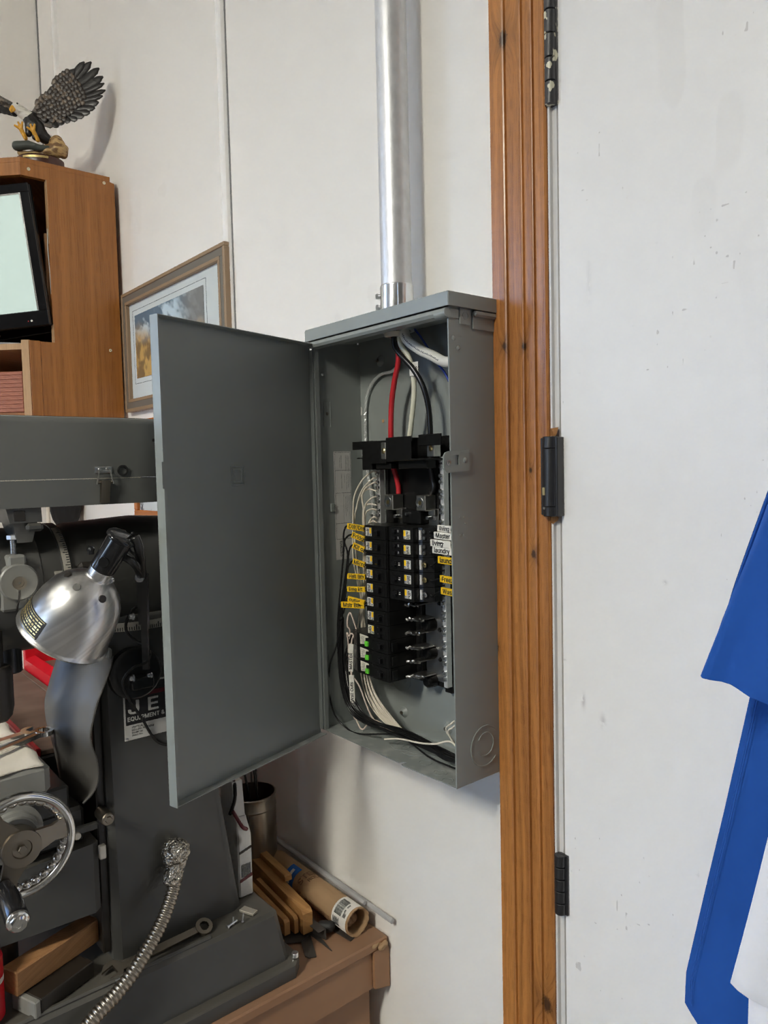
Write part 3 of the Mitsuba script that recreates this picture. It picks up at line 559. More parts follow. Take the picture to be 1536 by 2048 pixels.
# ---- circuit breakers
ROW, ZR = 0.0252, 1.5005
def prof_std(L=0.088): return [(0.0035, -0.030), (0.0035, -0.0905), (0.0055, -0.0935), (0.0625, -0.0935), (0.0645, -0.0915), (0.0650, -0.0800), (L - 0.016, -0.0775), (L, -0.0660), (L, -0.0490), (0.070, -0.0490), (0.0680, -0.030)]
def prof_long(L=0.124): return [(0.0035, -0.030), (0.0035, -0.0905), (0.0055, -0.0935), (0.0480, -0.0935), (0.0560, -0.0905), (0.100, -0.0895), (L, -0.0800), (L, -0.0490), (0.070, -0.0490), (0.0680, -0.030)]
def breaker(side, row, kind, label, group):
    s = -1 if side == 'left' else 1; zt = ZR - ROW * row - 0.0004; zb_ = zt - ROW + 0.0008
    k = thing('circuit_breaker', label, 'circuit breaker', group)
    X = lambda u: CX + s * u
    pf = prof_long() if kind == 'long' else prof_std()
    body = prism([(X(u), y) for u, y in pf], (1, 0, 0), (0, 1, 0), (0, 0, 1), (0, 0, zb_), zt - zb_)
    ribs = [bx(X(0.0038), X(0.0048), -0.0938, -0.0925, zb_ + 0.001, zt - 0.001), bx(X(0.012), X(0.013), -0.0939, -0.093, zb_ + 0.001, zt - 0.001), bx(X(0.006), X(0.062), -0.0939, -0.093, zt - 0.0011, zt - 0.0003)]
    if kind == 'long': ribs += [bx(X(0.031), X(0.052), -0.0946, -0.093, zb_ + 0.004, zt - 0.005, 0.0006), bx(X(0.0), X(0.0035), -0.088, -0.076, zb_ + 0.004, zt - 0.004, 0.0006)]
    part(k, 'body', join(body, *ribs), 'breaker_plastic', False)
    zc = (zt + zb_) / 2
    if kind == 'tandem':
        for dz in (0.0058, -0.0058):
            sw = part(k, 'switch', join(bx(X(0.019), X(0.034), -0.0948, -0.093, zc + dz - 0.0042, zc + dz + 0.0042, 0.0006), bx(X(0.0195), X(0.0255), -0.1010, -0.094, zc + dz - 0.0034, zc + dz + 0.0034, 0.001)), 'black_gloss')
            part(sw, 'switch_mark', bx(X(0.0285), X(0.0318), -0.0951, -0.0947, zc + dz - 0.002, zc + dz + 0.002), 'ink_grey', False)
    else:
        sw = part(k, 'switch', join(bx(X(0.018), X(0.036), -0.0948, -0.093, zc - 0.0062, zc + 0.0062, 0.0006), bx(X(0.0185), X(0.0265), -0.1030, -0.094, zc - 0.0048, zc + 0.0048, 0.0014)), 'black_gloss')
        part(sw, 'switch_mark', join(bx(X(0.0290), X(0.0335), -0.0952, -0.0947, zc + 0.0010, zc + 0.0020), bx(X(0.0290), X(0.0335), -0.0952, -0.0947, zc - 0.0026, zc - 0.0010)), 'label_paper', False)
    if kind == 'long':
        part(k, 'test_button', bx(X(0.0640), X(0.0730), -0.0935, -0.089, zb_ + 0.0035, zb_ + 0.0125, 0.0008), 'green_button', 30, 'bright green test button')
        lp_ = [(X(0.0735), zc - 0.006), (X(0.0735), zc + 0.0060), (X(0.0640), zc + 0.0075), (X(0.0640), zc + 0.0100), (X(0.0900), zc + 0.0115), (X(0.0890), zc - 0.0075)]
        lb = part(k, 'rating_label', prism(lp_, (1, 0, 0), (0, 0, 1), (0, -1, 0), (0, -0.0898, 0), 0.0005), 'label_cream', False, 'pale printed sticker')
        rgl = np.random.default_rng(row)
        part(lb, 'print', join(*[bx(X(0.0765), X(0.0765 + rgl.uniform(0.006, 0.011)), -0.09055, -0.0902, zc - 0.005 + i * 0.0024, zc - 0.0042 + i * 0.0024) for i in range(6)]), 'ink_grey', False, kind='stuff')
    else:
        u0, u1 = (0.0435, 0.0600)
        yl = 0.0455
        part(k, 'rating_label', bx(X(u0), X(u1), -0.0942, -0.0935, zb_ + 0.0052, zt - 0.0042), 'label_cream' if kind == 'tandem' else 'label_paper', False, 'small printed rating sticker')
        lk_ = [k2 for k2 in scene if k2.startswith(k + '__rating_label')][-1]
        part(lk_, 'colour_block', bx(X(u0), X(u0 + 0.0052), -0.0944, -0.094, zc - 0.002, zt - 0.0045), 'yellow_tag', False, 'yellow corner')
        rgl = np.random.default_rng(40 + row + 20 * (s > 0))
        part(lk_, 'print', join(*[bx(X(u0 + 0.0068), X(u1 - rgl.uniform(0.001, 0.005)), -0.0944, -0.094, zb_ + 0.0062 + i * 0.0026, zb_ + 0.0076 + i * 0.0026) for i in range(5)],
             *[bx(X(u0 + 0.0005), X(u0 + 0.005), -0.0944, -0.094, zb_ + 0.006 + i * 0.002, zb_ + 0.007 + i * 0.002) for i in range(2)]), 'ink', False, kind='stuff')
        if s > 0:
            part(k, 'rating_plate', bx(X(0.0668), X(0.0712), -0.0805, -0.078, zb_ + 0.004, zt - 0.004), 'label_paper', False)
            for dz in ((0.0052, -0.0052) if kind == 'tandem' else (0.0,)):
                r_ = 0.0030 if kind == 'tandem' else 0.0047
                part(k, 'terminal_screw', join(lathe([(0, 0.0030), (r_ * 0.7, 0.0028), (r_, 0.0012), (r_, 0)], (X(0.0765), -0.0775, zc + dz), (0, -1, 0), 14), bx(X(0.0765) - r_ * 0.8, X(0.0765) + r_ * 0.8, -0.0809, -0.0804, zc + dz - 0.0004, zc + dz + 0.0004)), 'zinc' if kind == 'tandem' or row == 4 else 'brass', 30)
    return k
ordn = ['top', 'second', 'third', 'fourth', 'fifth', 'sixth', 'seventh', 'eighth', 'ninth', 'tenth', 'bottom']
for r_ in range(7): breaker('left', r_, 'single', f'black single-pole breaker, {ordn[r_]} from the top of the left column', 'breakers in the left column')
breaker('left', 7, 'tandem', 'black breaker with two small switches in the left column above the green buttons', 'breakers in the left column')
for r_ in (8, 9, 10): breaker('left', r_, 'long', f'long black breaker with a green test button, {("upper", "middle", "lowest")[r_ - 8]} of the three', 'breakers with green test buttons')
for r_ in (0, 1): breaker('right', r_, 'tandem', f'black tandem breaker with two switches, {("top", "second")[r_]} in the right column', 'breakers in the right column')
for r_ in (2, 3, 4): breaker('right', r_, 'single', f'black single-pole breaker, {("third", "fourth", "lowest")[r_ - 2]} in the right column', 'breakers in the right column')

# ------------------------------------------------------------------ conduit above the panel
def depth_r(px0, px1, py, c): return 0.5 * (px1 - px0) / 1489.0
cc = (0.1778, -0.0560)
cd = thing('conduit', 'galvanised steel conduit pipe rising from the top of the grey panel', 'conduit pipe')
part(cd, 'pipe', lathe([(0.0246, 1.868), (0.0268, 1.868), (0.0268, 3.9), (0.0246, 3.9)], (cc[0], cc[1], 0), (0, 0, 1), 48), 'galvanized', 40)
cn = part(cd, 'connector', join(lathe([(0.0250, ZT + 0.002), (0.0286, ZT + 0.002), (0.0292, ZT + 0.0045), (0.0292, ZT + 0.052), (0.0282, ZT + 0.0545), (0.0266, ZT + 0.0545)], (cc[0], cc[1], 0), (0, 0, 1), 48),
     lathe([(0.0285, ZT), (0.0325, ZT), (0.0325, ZT + 0.0022), (0.0285, ZT + 0.0024)], (cc[0], cc[1], 0), (0, 0, 1), 48)), 'zinc', 40, 'shiny zinc set-screw connector')
ru = unit((0.80, -0.60, 0)); part(cn, 'seam_bead', bx(cc[0] + ru[0] * 0.0288 - 0.0009, cc[0] + ru[0] * 0.0288 + 0.0009, cc[1] + ru[1] * 0.0288 - 0.0009, cc[1] + ru[1] * 0.0288 + 0.0009, ZT + 0.003, ZT + 0.053, 0.0003), 'zinc')
sd = unit((-0.80, -0.60, 0))
for dz in (0.0195, 0.0385):
    o = V(cc[0], cc[1], ZT + dz) + sd * 0.028
    sk = part(cn, 'set_screw', join(cyl(o, o + sd * 0.0045, 0.0042, 0.0042, 16), cyl(o + sd * 0.0045, o + sd * 0.0095, 0.0055, 0.0050, 6, 0.0006)), 'zinc')
part(cd, 'bushing', lathe([(0.0140, 0), (0.0205, 0.001), (0.0215, 0.0085), (0.0140, 0.0085)], (cc[0] - 0.002, cc[1] - 0.002, 1.8285), (0.05, -0.05, 1), 24), 'white_wire', 40)
part(cd, 'locknut', join(lathe([(0.0245, 1.838), (0.0300, 1.838), (0.0300, 1.8465), (0.0245, 1.8465)], (cc[0], cc[1], 0), (0, 0, 1), 12)), 'bare_aluminium')

# ------------------------------------------------------------------ incoming cables
def wire(name, label, cat, pts, r, bsdf, group=None, n=8, sm=8):
    return solo(name, label, cat, tube(pts, r, n, sm), bsdf, True, group)
top = (cc[0], cc[1], 1.857)
wire('service_cable', 'thick red insulated cable coming down inside the panel', 'cable', [(cc[0] - 0.006, cc[1], 1.856), (0.1741, -0.0520, 1.7933), (0.1561, -0.0470, 1.7554), (0.1417, -0.0430, 1.7143), (0.1368, -0.0420, 1.6517), (0.1338, -0.0360, 1.6064), (0.1370, -0.0310, 1.5835), (0.1396, -0.0290, 1.5643), (0.1390, -0.0285, 1.5537)], 0.0049, 'red_wire')
wire('service_cable', 'thick black insulated cable crossing in front of the white one inside the panel', 'cable', [(cc[0] + 0.004, cc[1] - 0.010, 1.856), (0.1805, -0.0660, 1.8154), (0.2005, -0.0680, 1.7921), (0.2226, -0.0620, 1.7679), (0.2402, -0.0550, 1.7353), (0.2452, -0.0480, 1.6958), (0.2432, -0.0440, 1.6470), (0.2334, -0.0360, 1.6046), (0.2326, -0.0300, 1.5787), (0.2337, -0.0290, 1.5648), (0.2245, -0.0285, 1.5537)], 0.0048, 'black_wire')
kw = thing('service_cable', 'thick cream white cable with a numbered white tag inside the panel', 'cable')
part(kw, 'jacket', tube([(cc[0] + 0.006, cc[1], 1.856), (0.1882, -0.0600, 1.8166), (0.2073, -0.0580, 1.7903), (0.2113, -0.0520, 1.7639), (0.2071, -0.0470, 1.7261), (0.1947, -0.0430, 1.6823), (0.1858, -0.0420, 1.6452), (0.1839, -0.0420, 1.6277)], 0.0047, 10, 8), 'cream_wire', True)
to = (0.2103, -0.0570, 1.7594)
tg = part(kw, 'tag', join(bx(to[0] - 0.002, to[0] + 0.020, -0.0577, -0.0567, to[2] - 0.002, to[2] + 0.021, 0.0004), lathe([(0.0047, 0), (0.0047, 0.02)], (0.2112, -0.0520, 1.7613), (0, 0, 1), 12)), 'white_tag', 30, 'white numbered tag')
part(tg, 'lettering', text('1422', 0.0065, (to[0] + 0.0015, -0.0577, to[2] + 0.006), (1, 0, 0), (0, 0, 1), 0.0002), 'ink', False)
def twist(pts, r, turns, rr):
    c = spline(pts, 14); out = []; L = np.r_[0, np.cumsum(np.linalg.norm(np.diff(c, axis=0), axis=1))]
    t = np.gradient(c, axis=0); t /= np.linalg.norm(t, axis=1, keepdims=True); u = unit(np.cross(t[0], V(0, 1, 0.2)))
    U = []
    for i in range(len(c)): u = unit(u - t[i] * (u @ t[i])); U.append(u)
    U = np.array(U); W = np.cross(t, U)
    for s in range(4):
        a = 2 * np.pi * (turns * L / L[-1] + s / 4)
        out.append(tube(c + rr * (np.cos(a)[:, None] * U + np.sin(a)[:, None] * W), r, 6, 0))
    return join(*out)
solo('ground_cable', 'bare twisted metal ground cable at the back of the panel', 'cable', twist([(cc[0] - 0.010, cc[1] + 0.006, 1.856), (0.1414, -0.0200, 1.8008), (0.1117, -0.0120, 1.7813), (0.0723, -0.0110, 1.7775), (0.0411, -0.0110, 1.7579), (0.0257, -0.0110, 1.7227), (0.0243, -0.0120, 1.6568), (0.0281, -0.0130, 1.6031), (0.0412, -0.0150, 1.5545), (0.0525, -0.0180, 1.5113), (0.0535, -0.018, 1.520)], 0.00155, 34, 0.0017), 'bare_aluminium', 40)
nmp = [(cc[0] + 0.010, cc[1] + 0.004, 1.856), (0.2041, -0.0600, 1.8228), (0.2318, -0.0580, 1.8014), (0.2636, -0.0560, 1.7857), (0.2943, -0.0540, 1.7714), (0.340, -0.052, 1.765), (0.350, -0.048, 1.70), (0.350, -0.045, 1.60)]
nk = thing('nonmetallic_cable', 'wide white jacketed cable with printing running to the right under the panel top', 'cable')
m_ = tube(nmp, 0.0088, 14, 10); part(nk, 'jacket', m_, 'nm_jacket', True)
cpt = spline(nmp, 10); mk = []
for i in range(9, 38):
    p_, t_2 = cpt[i], unit(cpt[i + 1] - cpt[i]); s_ = unit(np.cross(t_2, V(0.55, -0.77, -0.25))); f_ = unit(np.cross(s_, t_2)); f_ = f_ if f_[1] < 0 else -f_
    o = p_ + f_ * 0.0088; mk.append(xf(bx(-0.0011, 0.0009, -0.0008, 0.0010, -0.0002, 0.0002), mat4(t_2, np.cross(f_, t_2), f_, o)))
    if i % 3: mk.append(xf(bx(-0.0004, 0.0012, 0.0012, 0.0019, -0.0003, 0.0002), mat4(t_2, np.cross(f_, t_2), f_, o)))
part(nk, 'print', join(*mk), 'ink_grey', False, kind='stuff')
wire('signal_wire', 'thin blue wire behind the wide white cable', 'wire', [(cc[0] + 0.012, cc[1] + 0.010, 1.856), (0.1995, -0.0300, 1.8366), (0.2175, -0.0260, 1.8120), (0.2443, -0.0240, 1.7763), (0.2644, -0.0240, 1.7538), (0.300, -0.022, 1.69), (0.345, -0.02, 1.60)], 0.0019, 'blue_wire')

# ------------------------------------------------------------------ neutral wires from the left bar
NL = 'thin white insulated wire curving from the left terminal bar down the panel'
def nwire(a, mid, tail): wire('neutral_wire', NL, 'wire', a + mid + tail, 0.00165, 'white_wire', 'white neutral wires', 7, 6)
def bot(j, zj):
    return [(0.0300 + 0.0040 * j, -0.043 + 0.003 * (j % 2), 1.2550), (0.0315 + 0.0042 * j, -0.044 + 0.003 * (j % 2), 1.2100), (0.0450 + 0.0048 * j, -0.044 + 0.002 * (j % 2), 1.1640 + 0.0015 * j), (0.0800 + 0.0055 * j, -0.044, 1.1310 + 0.0020 * j), (0.150 + 0.005 * j, -0.048, 1.1150 + 0.0012 * zj), (0.270, -0.060 + 0.004 * zj, 1.1130), (0.355, -0.062 + 0.004 * zj, 1.1160 + 0.002 * zj)]
nwire([(0.0935, -0.0435, 1.5920)], [(0.0960, -0.0480, 1.5962), (0.0860, -0.0520, 1.5927), (0.0683, -0.0600, 1.5762), (0.0481, -0.0620, 1.5460), (0.0403, -0.0600, 1.4990), (0.0350, -0.0580, 1.4360), (0.0403, -0.0540, 1.3877), (0.0383, -0.0440, 1.3474), (0.0160, -0.0360, 1.2889)], bot(0, 0))
nwire([(0.0935, -0.0435, 1.5830)], [(0.0905, -0.0500, 1.5815), (0.0729, -0.0580, 1.5649), (0.0576, -0.0600, 1.5404), (0.0384, -0.0550, 1.4986), (0.0405, -0.0550, 1.4362), (0.0412, -0.0500, 1.3825), (0.0325, -0.0400, 1.3314)], bot(1, 1))
nwire([(0.0935, -0.0435, 1.5745)], [(0.0917, -0.0500, 1.5740), (0.0748, -0.0560, 1.5630), (0.0582, -0.0580, 1.5422), (0.0463, -0.0580, 1.5182), (0.0267, -0.0500, 1.4881), (0.0395, -0.0500, 1.4163), (0.0435, -0.0440, 1.3577)], bot(2, 0))
nwire([(0.0935, -0.0435, 1.5585)], [(0.0793, -0.0500, 1.5628), (0.0701, -0.0560, 1.5573), (0.0676, -0.0580, 1.5461), (0.0712, -0.0580, 1.5236), (0.0702, -0.0560, 1.4858), (0.0658, -0.0520, 1.4283), (0.0609, -0.0500, 1.3702), (0.0351, -0.0400, 1.3170)], bot(3, 1))
nwire([(0.0935, -0.0435, 1.5490)], [(0.0876, -0.0500, 1.5461), (0.0758, -0.0540, 1.5367), (0.0717, -0.0560, 1.5235), (0.0635, -0.0520, 1.4852), (0.0571, -0.0500, 1.4274), (0.0522, -0.0480, 1.3689), (0.0289, -0.0380, 1.3060)], bot(4, 0))
nwire([(0.0935, -0.0435, 1.5325)], [(0.0812, -0.0500, 1.5347), (0.0694, -0.0540, 1.5300), (0.0668, -0.0560, 1.5159), (0.0591, -0.0500, 1.4753), (0.0624, -0.0460, 1.4178), (0.0570, -0.0460, 1.3596), (0.0386, -0.0380, 1.3123)], bot(5, 1))
nwire([(0.0935, -0.0435, 1.5230)], [(0.0868, -0.0500, 1.5255), (0.0726, -0.0520, 1.5196), (0.0699, -0.0540, 1.5045), (0.0619, -0.0480, 1.4562), (0.0539, -0.0460, 1.3978), (0.0416, -0.0420, 1.3378)], bot(6, 0))
for (z, ye, a, b_) in [(1.5075, 1034, (746, 1035), (739, 1046)), (1.4990, 1043, (745, 1043), (737, 1051))]:
    pass
nwire([(0.0935, -0.0435, 1.5075)], [(0.0922, -0.0500, 1.5107), (0.0825, -0.0520, 1.5039), (0.0799, -0.0540, 1.4899)], [(0.0618, -0.0440, 1.4272), (0.0483, -0.0420, 1.3483)])
nwire([(0.0935, -0.0435, 1.4985)], [(0.0904, -0.0500, 1.5032), (0.0808, -0.0520, 1.4982), (0.0742, -0.0520, 1.4838)], [(0.0558, -0.0420, 1.4169), (0.0406, -0.0400, 1.3374)])
for (pts, lb) in [([(0.0605, -0.0700, 1.2870), (0.0570, -0.0830, 1.3282), (0.0513, -0.0860, 1.3221), (0.0489, -0.0860, 1.3046), (0.0484, -0.0800, 1.2939), (0.0333, -0.0700, 1.2530), (0.0255, -0.0620, 1.2059)], 'grey curled pigtail wire beside the highest green-button breaker'),
                  ([(0.0605, -0.0700, 1.2630), (0.0613, -0.0840, 1.2909), (0.0528, -0.0860, 1.2860), (0.0494, -0.0880, 1.2916), (0.0424, -0.0800, 1.2660), (0.0267, -0.0700, 1.2126)], 'grey hooked pigtail wire beside the middle green-button breaker')]:
    wire('pigtail_wire', lb, 'wire', pts, 0.0016, 'pink_wire')
wire('neutral_wire', 'pale wire lying under the black bundle along the panel bottom', 'wire', [(0.150, -0.085, 1.113), (0.1876, -0.0800, 1.1223), (0.2458, -0.0850, 1.1323), (0.2831, -0.0850, 1.1409), (0.3256, -0.0850, 1.1543), (0.358, -0.083, 1.120)], 0.0017, 'white_wire')
for j, (q0, q1) in enumerate([((893, 1462), (908, 1443)), ((897, 1466), (909, 1452))]):
    wire('neutral_wire', 'short pale wire rising behind the right wall of the panel', 'wire', [(0.290, -0.030 - 0.006 * j, 1.116)] + ([(0.2697, -0.0450, 1.1496), (0.2934, -0.0500, 1.1733)] if j == 0 else [(0.2776, -0.0480, 1.1489), (0.2964, -0.0520, 1.1668)]) + [(0.352, -0.05, 1.22), (0.355, -0.05, 1.32)], 0.0017, 'white_wire', 'pale wires at the lower right of the panel')

# ------------------------------------------------------------------ tagged wires
def ftag(par, a, b_, h, bsdf, words, lab, back=0.0008, th=0.0021, cap=0.66):
    """flat folded flag from point a (left end) to b (right end)"""
    a, b_ = V(*a), V(*b_); u = unit(b_ - a); v = unit(np.cross(np.cross(u, V(0, 0, 1)), u)); n = np.cross(u, v); L = np.linalg.norm(b_ - a)
    if n[1] > 0: n = -n
    m = xf(bx(0, L, -h / 2, h / 2, -th, th, 0.0006), mat4(u, v, np.cross(u, v), a))
    k = part(par, 'tag', m, bsdf, 30, lab)
    hh = h * cap; t = text(words, hh, a + n * (th + 0.00005) + u * (L * 0.10) - v * (hh * 0.46), u, v, 0.00025, True)
    part(k, 'lettering', t, 'ink', False, 'dark hand lettering')
    return k
lt = [('DW/Disp', (0.0600, -0.0880, 1.4951), (0.0959, -0.0760, 1.4912), 10.5, 0), ('Fridge', (0.0706, -0.0860, 1.4796), (0.0950, -0.0760, 1.4709), 10.5, 0), ('Kit on', (0.0728, -0.0860, 1.4601), (0.0943, -0.0760, 1.4514), 10.5, 0),
      ('Micro', (0.0715, -0.0860, 1.4302), (0.0946, -0.0760, 1.4236), 10.0, 0), ('Hall Bth', (0.0558, -0.0880, 1.4008), (0.0952, -0.0760, 1.4014), 10.0, 0), ('Emg kit', (0.0547, -0.0880, 1.3761), (0.0943, -0.0760, 1.3780), 9.5, 0),
      ('outlet', (0.0582, -0.0900, 1.3587), (0.0943, -0.0780, 1.3531), 9.5, 0), ('Mstr Bth', (0.0453, -0.0960, 1.3465), (0.0977, -0.0820, 1.3494), 11.0, 0)]
ex = [[(0.0547, -0.0900, 1.4903), (0.0520, -0.0920, 1.4762), (0.0504, -0.0920, 1.4403)], [(0.0605, -0.0890, 1.4755), (0.0533, -0.0910, 1.4640), (0.0572, -0.0880, 1.4311)], [(0.0660, -0.0880, 1.4542), (0.0606, -0.0880, 1.4389), (0.0544, -0.0880, 1.4025)], [(0.0646, -0.0880, 1.4242), (0.0594, -0.0890, 1.4163), (0.0519, -0.0890, 1.3882)],
      [(0.0520, -0.0900, 1.3959), (0.0463, -0.0900, 1.3735)], [(0.0511, -0.0890, 1.3701), (0.0470, -0.0900, 1.3545)], [(0.0547, -0.0910, 1.3556), (0.0459, -0.0910, 1.3335)], [(0.0446, -0.0980, 1.3420), (0.0389, -0.0970, 1.3162)]]
BL = [(679, 0), (684, 1), (689, 2), (693, 3), (682, 4), (687, 5), (691, 6), (677, 7)]
for i, (w_, a, b_, h_, _) in enumerate(lt):
    k = thing('branch_wire', f'thin black wire with a yellow tag hand-lettered "{w_}"', 'wire')
    jx, jy = 0.0038 * (i % 4), 0.004 * (i // 4)
    tail = [(0.0190 + jx, -0.086 + jy, 1.3150), (0.0165 + jx, -0.086 + jy, 1.2450), (0.0215 + jx, -0.085 + jy, 1.1850), (0.0410 + jx * 1.3, -0.083 + jy, 1.1430 + 0.002 * (i % 3)), (0.078 + jx * 2, -0.080 + jy, 1.1260 + 0.0022 * (i % 4)), (0.150, -0.076 + jy * 1.6 - 0.003 * (i % 3), 1.1240 + 0.0024 * (i % 4)), (0.240, -0.072 + jy * 2, 1.1185 + 0.0022 * (i % 4)), (0.300, -0.076 + jy * 2, 1.1160 + 0.002 * ((i + 2) % 4)), (0.358, -0.078 + jy * 2, 1.1200 + 0.003 * ((i + 1) % 4))]
    part(k, 'insulation', tube([(0.0975, -0.0700, b_[2]), b_, tuple((V(*a) + V(*b_)) / 2), a] + ex[i] + tail, 0.00165, 7, 6), 'black_wire', True)
    ftag(k, a, b_, h_ * 0.00105, 'yellow_tag', w_, 'yellow folded tag')
for i in range(5):
    jx, jy = 0.003 * i, -0.003 * (i % 2)
    wire('branch_wire', 'thin untagged black wire in the bundle at the lower left of the panel', 'wire', [(0.060, -0.066, 1.290 - 0.0126 * i), (0.0480 - jx, -0.074 + jy, 1.2850 - 0.012 * i), (0.0270 + jx, -0.079 + jy, 1.235), (0.0320 + jx, -0.076 + jy, 1.180), (0.0540 + jx, -0.072 + jy, 1.144), (0.095 + jx, -0.068 + jy, 1.130), (0.180, -0.058 + jy, 1.122 + 0.002 * i), (0.260, -0.060 - jy, 1.117 + 0.002 * i), (0.357, -0.066 - jy * 2, 1.124 - 0.002 * i)], 0.0016, 'black_wire', 'untagged black wires')
wire('branch_wire', 'stray black wire looping out lowest at the left of the bundle', 'wire', [(0.0428, -0.0940, 1.3164), (0.0237, -0.0960, 1.2617), (0.0050, -0.0980, 1.2236), (-0.0007, -0.0980, 1.1752), (0.0098, -0.0940, 1.1273), (0.0369, -0.0860, 1.1046), (0.0781, -0.0840, 1.1033), (0.1813, -0.0780, 1.1255), (0.270, -0.082, 1.112), (0.357, -0.085, 1.114)], 0.0015, 'black_wire')
# white tags on the neutrals at the lower left
def vtag(par_label, a, b_, w, words):
    k = thing('neutral_wire', par_label, 'wire')
    a, b_ = V(*a), V(*b_); up = unit(a - b_); L = np.linalg.norm(a - b_); v = unit(np.cross(np.cross(up, V(1, 0, 0)), up)); v = v if v[0] > 0 else -v
    sx = unit(V(0.84, 0.54, 0) - up * (up @ V(0.84, 0.54, 0))); n = np.cross(sx, up); n = n if n[1] < 0 else -n
    part(k, 'insulation', tube([a + up * 0.02 + V(0.001, 0.004, 0), a, b_, b_ + V(0.003, 0.004, -0.012), b_ + V(0.014, 0.010, -0.030), (0.085, -0.056, 1.125), (0.16, -0.056, 1.114)], 0.0016, 7, 6), 'pink_wire', True)
    tk = part(k, 'tag', xf(bx(-w / 2, w / 2, 0, L, -0.0020, 0.0020, 0.0006), mat4(sx, up, np.cross(sx, up), b_)), 'white_tag', 30, 'white folded tag')
    # reads upwards
    part(tk, 'lettering', text(words, w * 0.62, b_ + n * 0.0021 + sx * (w * 0.30) + up * (L * 0.08), up, -sx, 0.00025, True), 'ink', False, 'dark hand lettering')
vtag('pale wire with a white tag hand-lettered "Bed Wall Outs"', (0.0494, -0.0800, 1.2093), (0.0472, -0.0760, 1.1332), 0.0100, 'Bed Wall Outs')
vtag('pale wire with a white tag hand-lettered "MASTER"', (0.0547, -0.0820, 1.2704), (0.0481, -0.0800, 1.2158), 0.0095, 'MASTER')
vtag('pale wire with a white tag hand-lettered "Pantry"', (0.0310, -0.0780, 1.2130), (0.0349, -0.0780, 1.1552), 0.0092, 'Pantry')
# right-hand tags
rt = [('living rm', (0.2951, -0.0800, 1.5018), 11, 'white', 0, 0.0052), ('Master', (0.2886, -0.0820, 1.4902), 12, 'white', 0, -0.0052), ('living', (0.2820, -0.0840, 1.4776), 12, 'white', 1, 0.0052), ('laundry', (0.2854, -0.0830, 1.4662), 12, 'white', 1, -0.0052),
      ('laundry', (0.2948, -0.0800, 1.4502), 12.5, 'yellow', 2, 0), ('Freezer', (0.2987, -0.0800, 1.4194), 12, 'yellow', 3, 0), ('Washer', (0.3005, -0.0800, 1.3998), 12, 'yellow', 4, 0)]
for i, (w_, a, h_, col, row, dz) in enumerate(rt):
    k = thing('branch_wire', f'thin black wire on the right side with a {col} tag hand-lettered "{w_[:4] if i != 2 else "living"}"' if i not in (0, 2) else ('thin black wire on the right side with the uppermost white tag' if i == 0 else 'thin black wire on the right side with the white tag hand-lettered "living" below "Master"'), 'wire')
    zc = ZR - ROW * (row + 0.5) + dz; e = V(*a) + V(0.048, -0.001, -0.001); a = V(*a)
    sx = 0.0000
    part(k, 'insulation', tube([(CX + 0.0845, -0.0720, zc), (CX + 0.093, -0.0765, zc), tuple(a + V(0.004, 0, 0)), tuple(e), (0.352, -0.080, a[2] - 0.01), (0.356, -0.074, a[2] - 0.06), (0.356, -0.07, 1.25), (0.355, -0.07, 1.15)], 0.0016, 7, 6), 'black_wire', True)
    ftag(k, a, e, h_ * 0.00095, col + '_tag', w_, f'{col} folded tag')

# ------------------------------------------------------------------ corner cabinet with television
CXP = -1.2243
cb = thing('television_cabinet', 'brown plywood corner cabinet holding a television, eagle figurine on top', 'cabinet')
zc0, zc1, zc2 = 1.777, 2.5245, 2.5385
from shapely.geometry import Polygon as PG2
side = PG2([(-0.016, zc0), (-0.2916, zc0), (-0.2916, 2.0055), (-0.2219, 2.0055), (-0.2219, 2.4874), (-0.2916, 2.4874), (-0.2916, zc1), (-0.036, zc1), (-0.036, zc1), (-0.016, zc1 - 0.004)])
part(cb, 'side_panel', prism(side, (0, 1, 0), (0, 0, 1), (-1, 0, 0), (CXP, 0, 0), 0.018), 'wood_cabinet', False)
topp = [(CXP + 0.0005, -0.030), (CXP + 0.0005, -0.2925), (-1.712, -0.781), (-1.986, -0.781), (-1.986, -0.030)]
part(cb, 'top_board', prism(topp, (1, 0, 0), (0, 1, 0), (0, 0, 1), (0, 0, zc1), 0.014), 'wood_cabinet', False)
part(cb, 'bottom_board', prism([(-1.2424, -0.030), (-1.2424, -0.285), (-1.712, -0.755), (-1.986, -0.755), (-1.986, -0.030)], (1, 0, 0), (0, 1, 0), (0, 0, 1), (0, 0, zc0), 0.018), 'wood_cabinet', False)
dg = unit((-1.712 - CXP, -0.781 + 0.2925, 0)); DL = math.hypot(-1.712 - CXP, -0.781 + 0.2925); dnn = V(-dg[1], dg[0], 0); dnn = dnn if dnn[1] < 0 else -dnn
def dgb(u0, u1, n0, n1, z0, z1, b=0.0008):
    m = bx(u0, u1, n0, n1, z0, z1, b); M = mat4(dg, dnn, V(0, 0, 1), V(CXP, -0.2925, 0)); m.apply_transform(M)
    if np.linalg.det(M[:3, :3]) < 0: m.invert()
    return m
part(cb, 'top_rail', dgb(0.0, DL, -0.018, 0.0, 2.4874, zc1), 'wood_cabinet')
part(cb, 'stile', dgb(0.0005, 0.0250, -0.019, 0.002, zc0, 2.008), 'wood_cabinet_edge', 30, 'pale raw plywood edge')
part(cb, 'stile', bx(CXP - 0.004, CXP + 0.0030, -0.2925, -0.262, zc0, 2.0065, 0.0008), 'wood_cabinet')
part(cb, 'stile', dgb(DL - 0.04, DL, -0.019, 0.0, zc0, zc1), 'wood_cabinet')
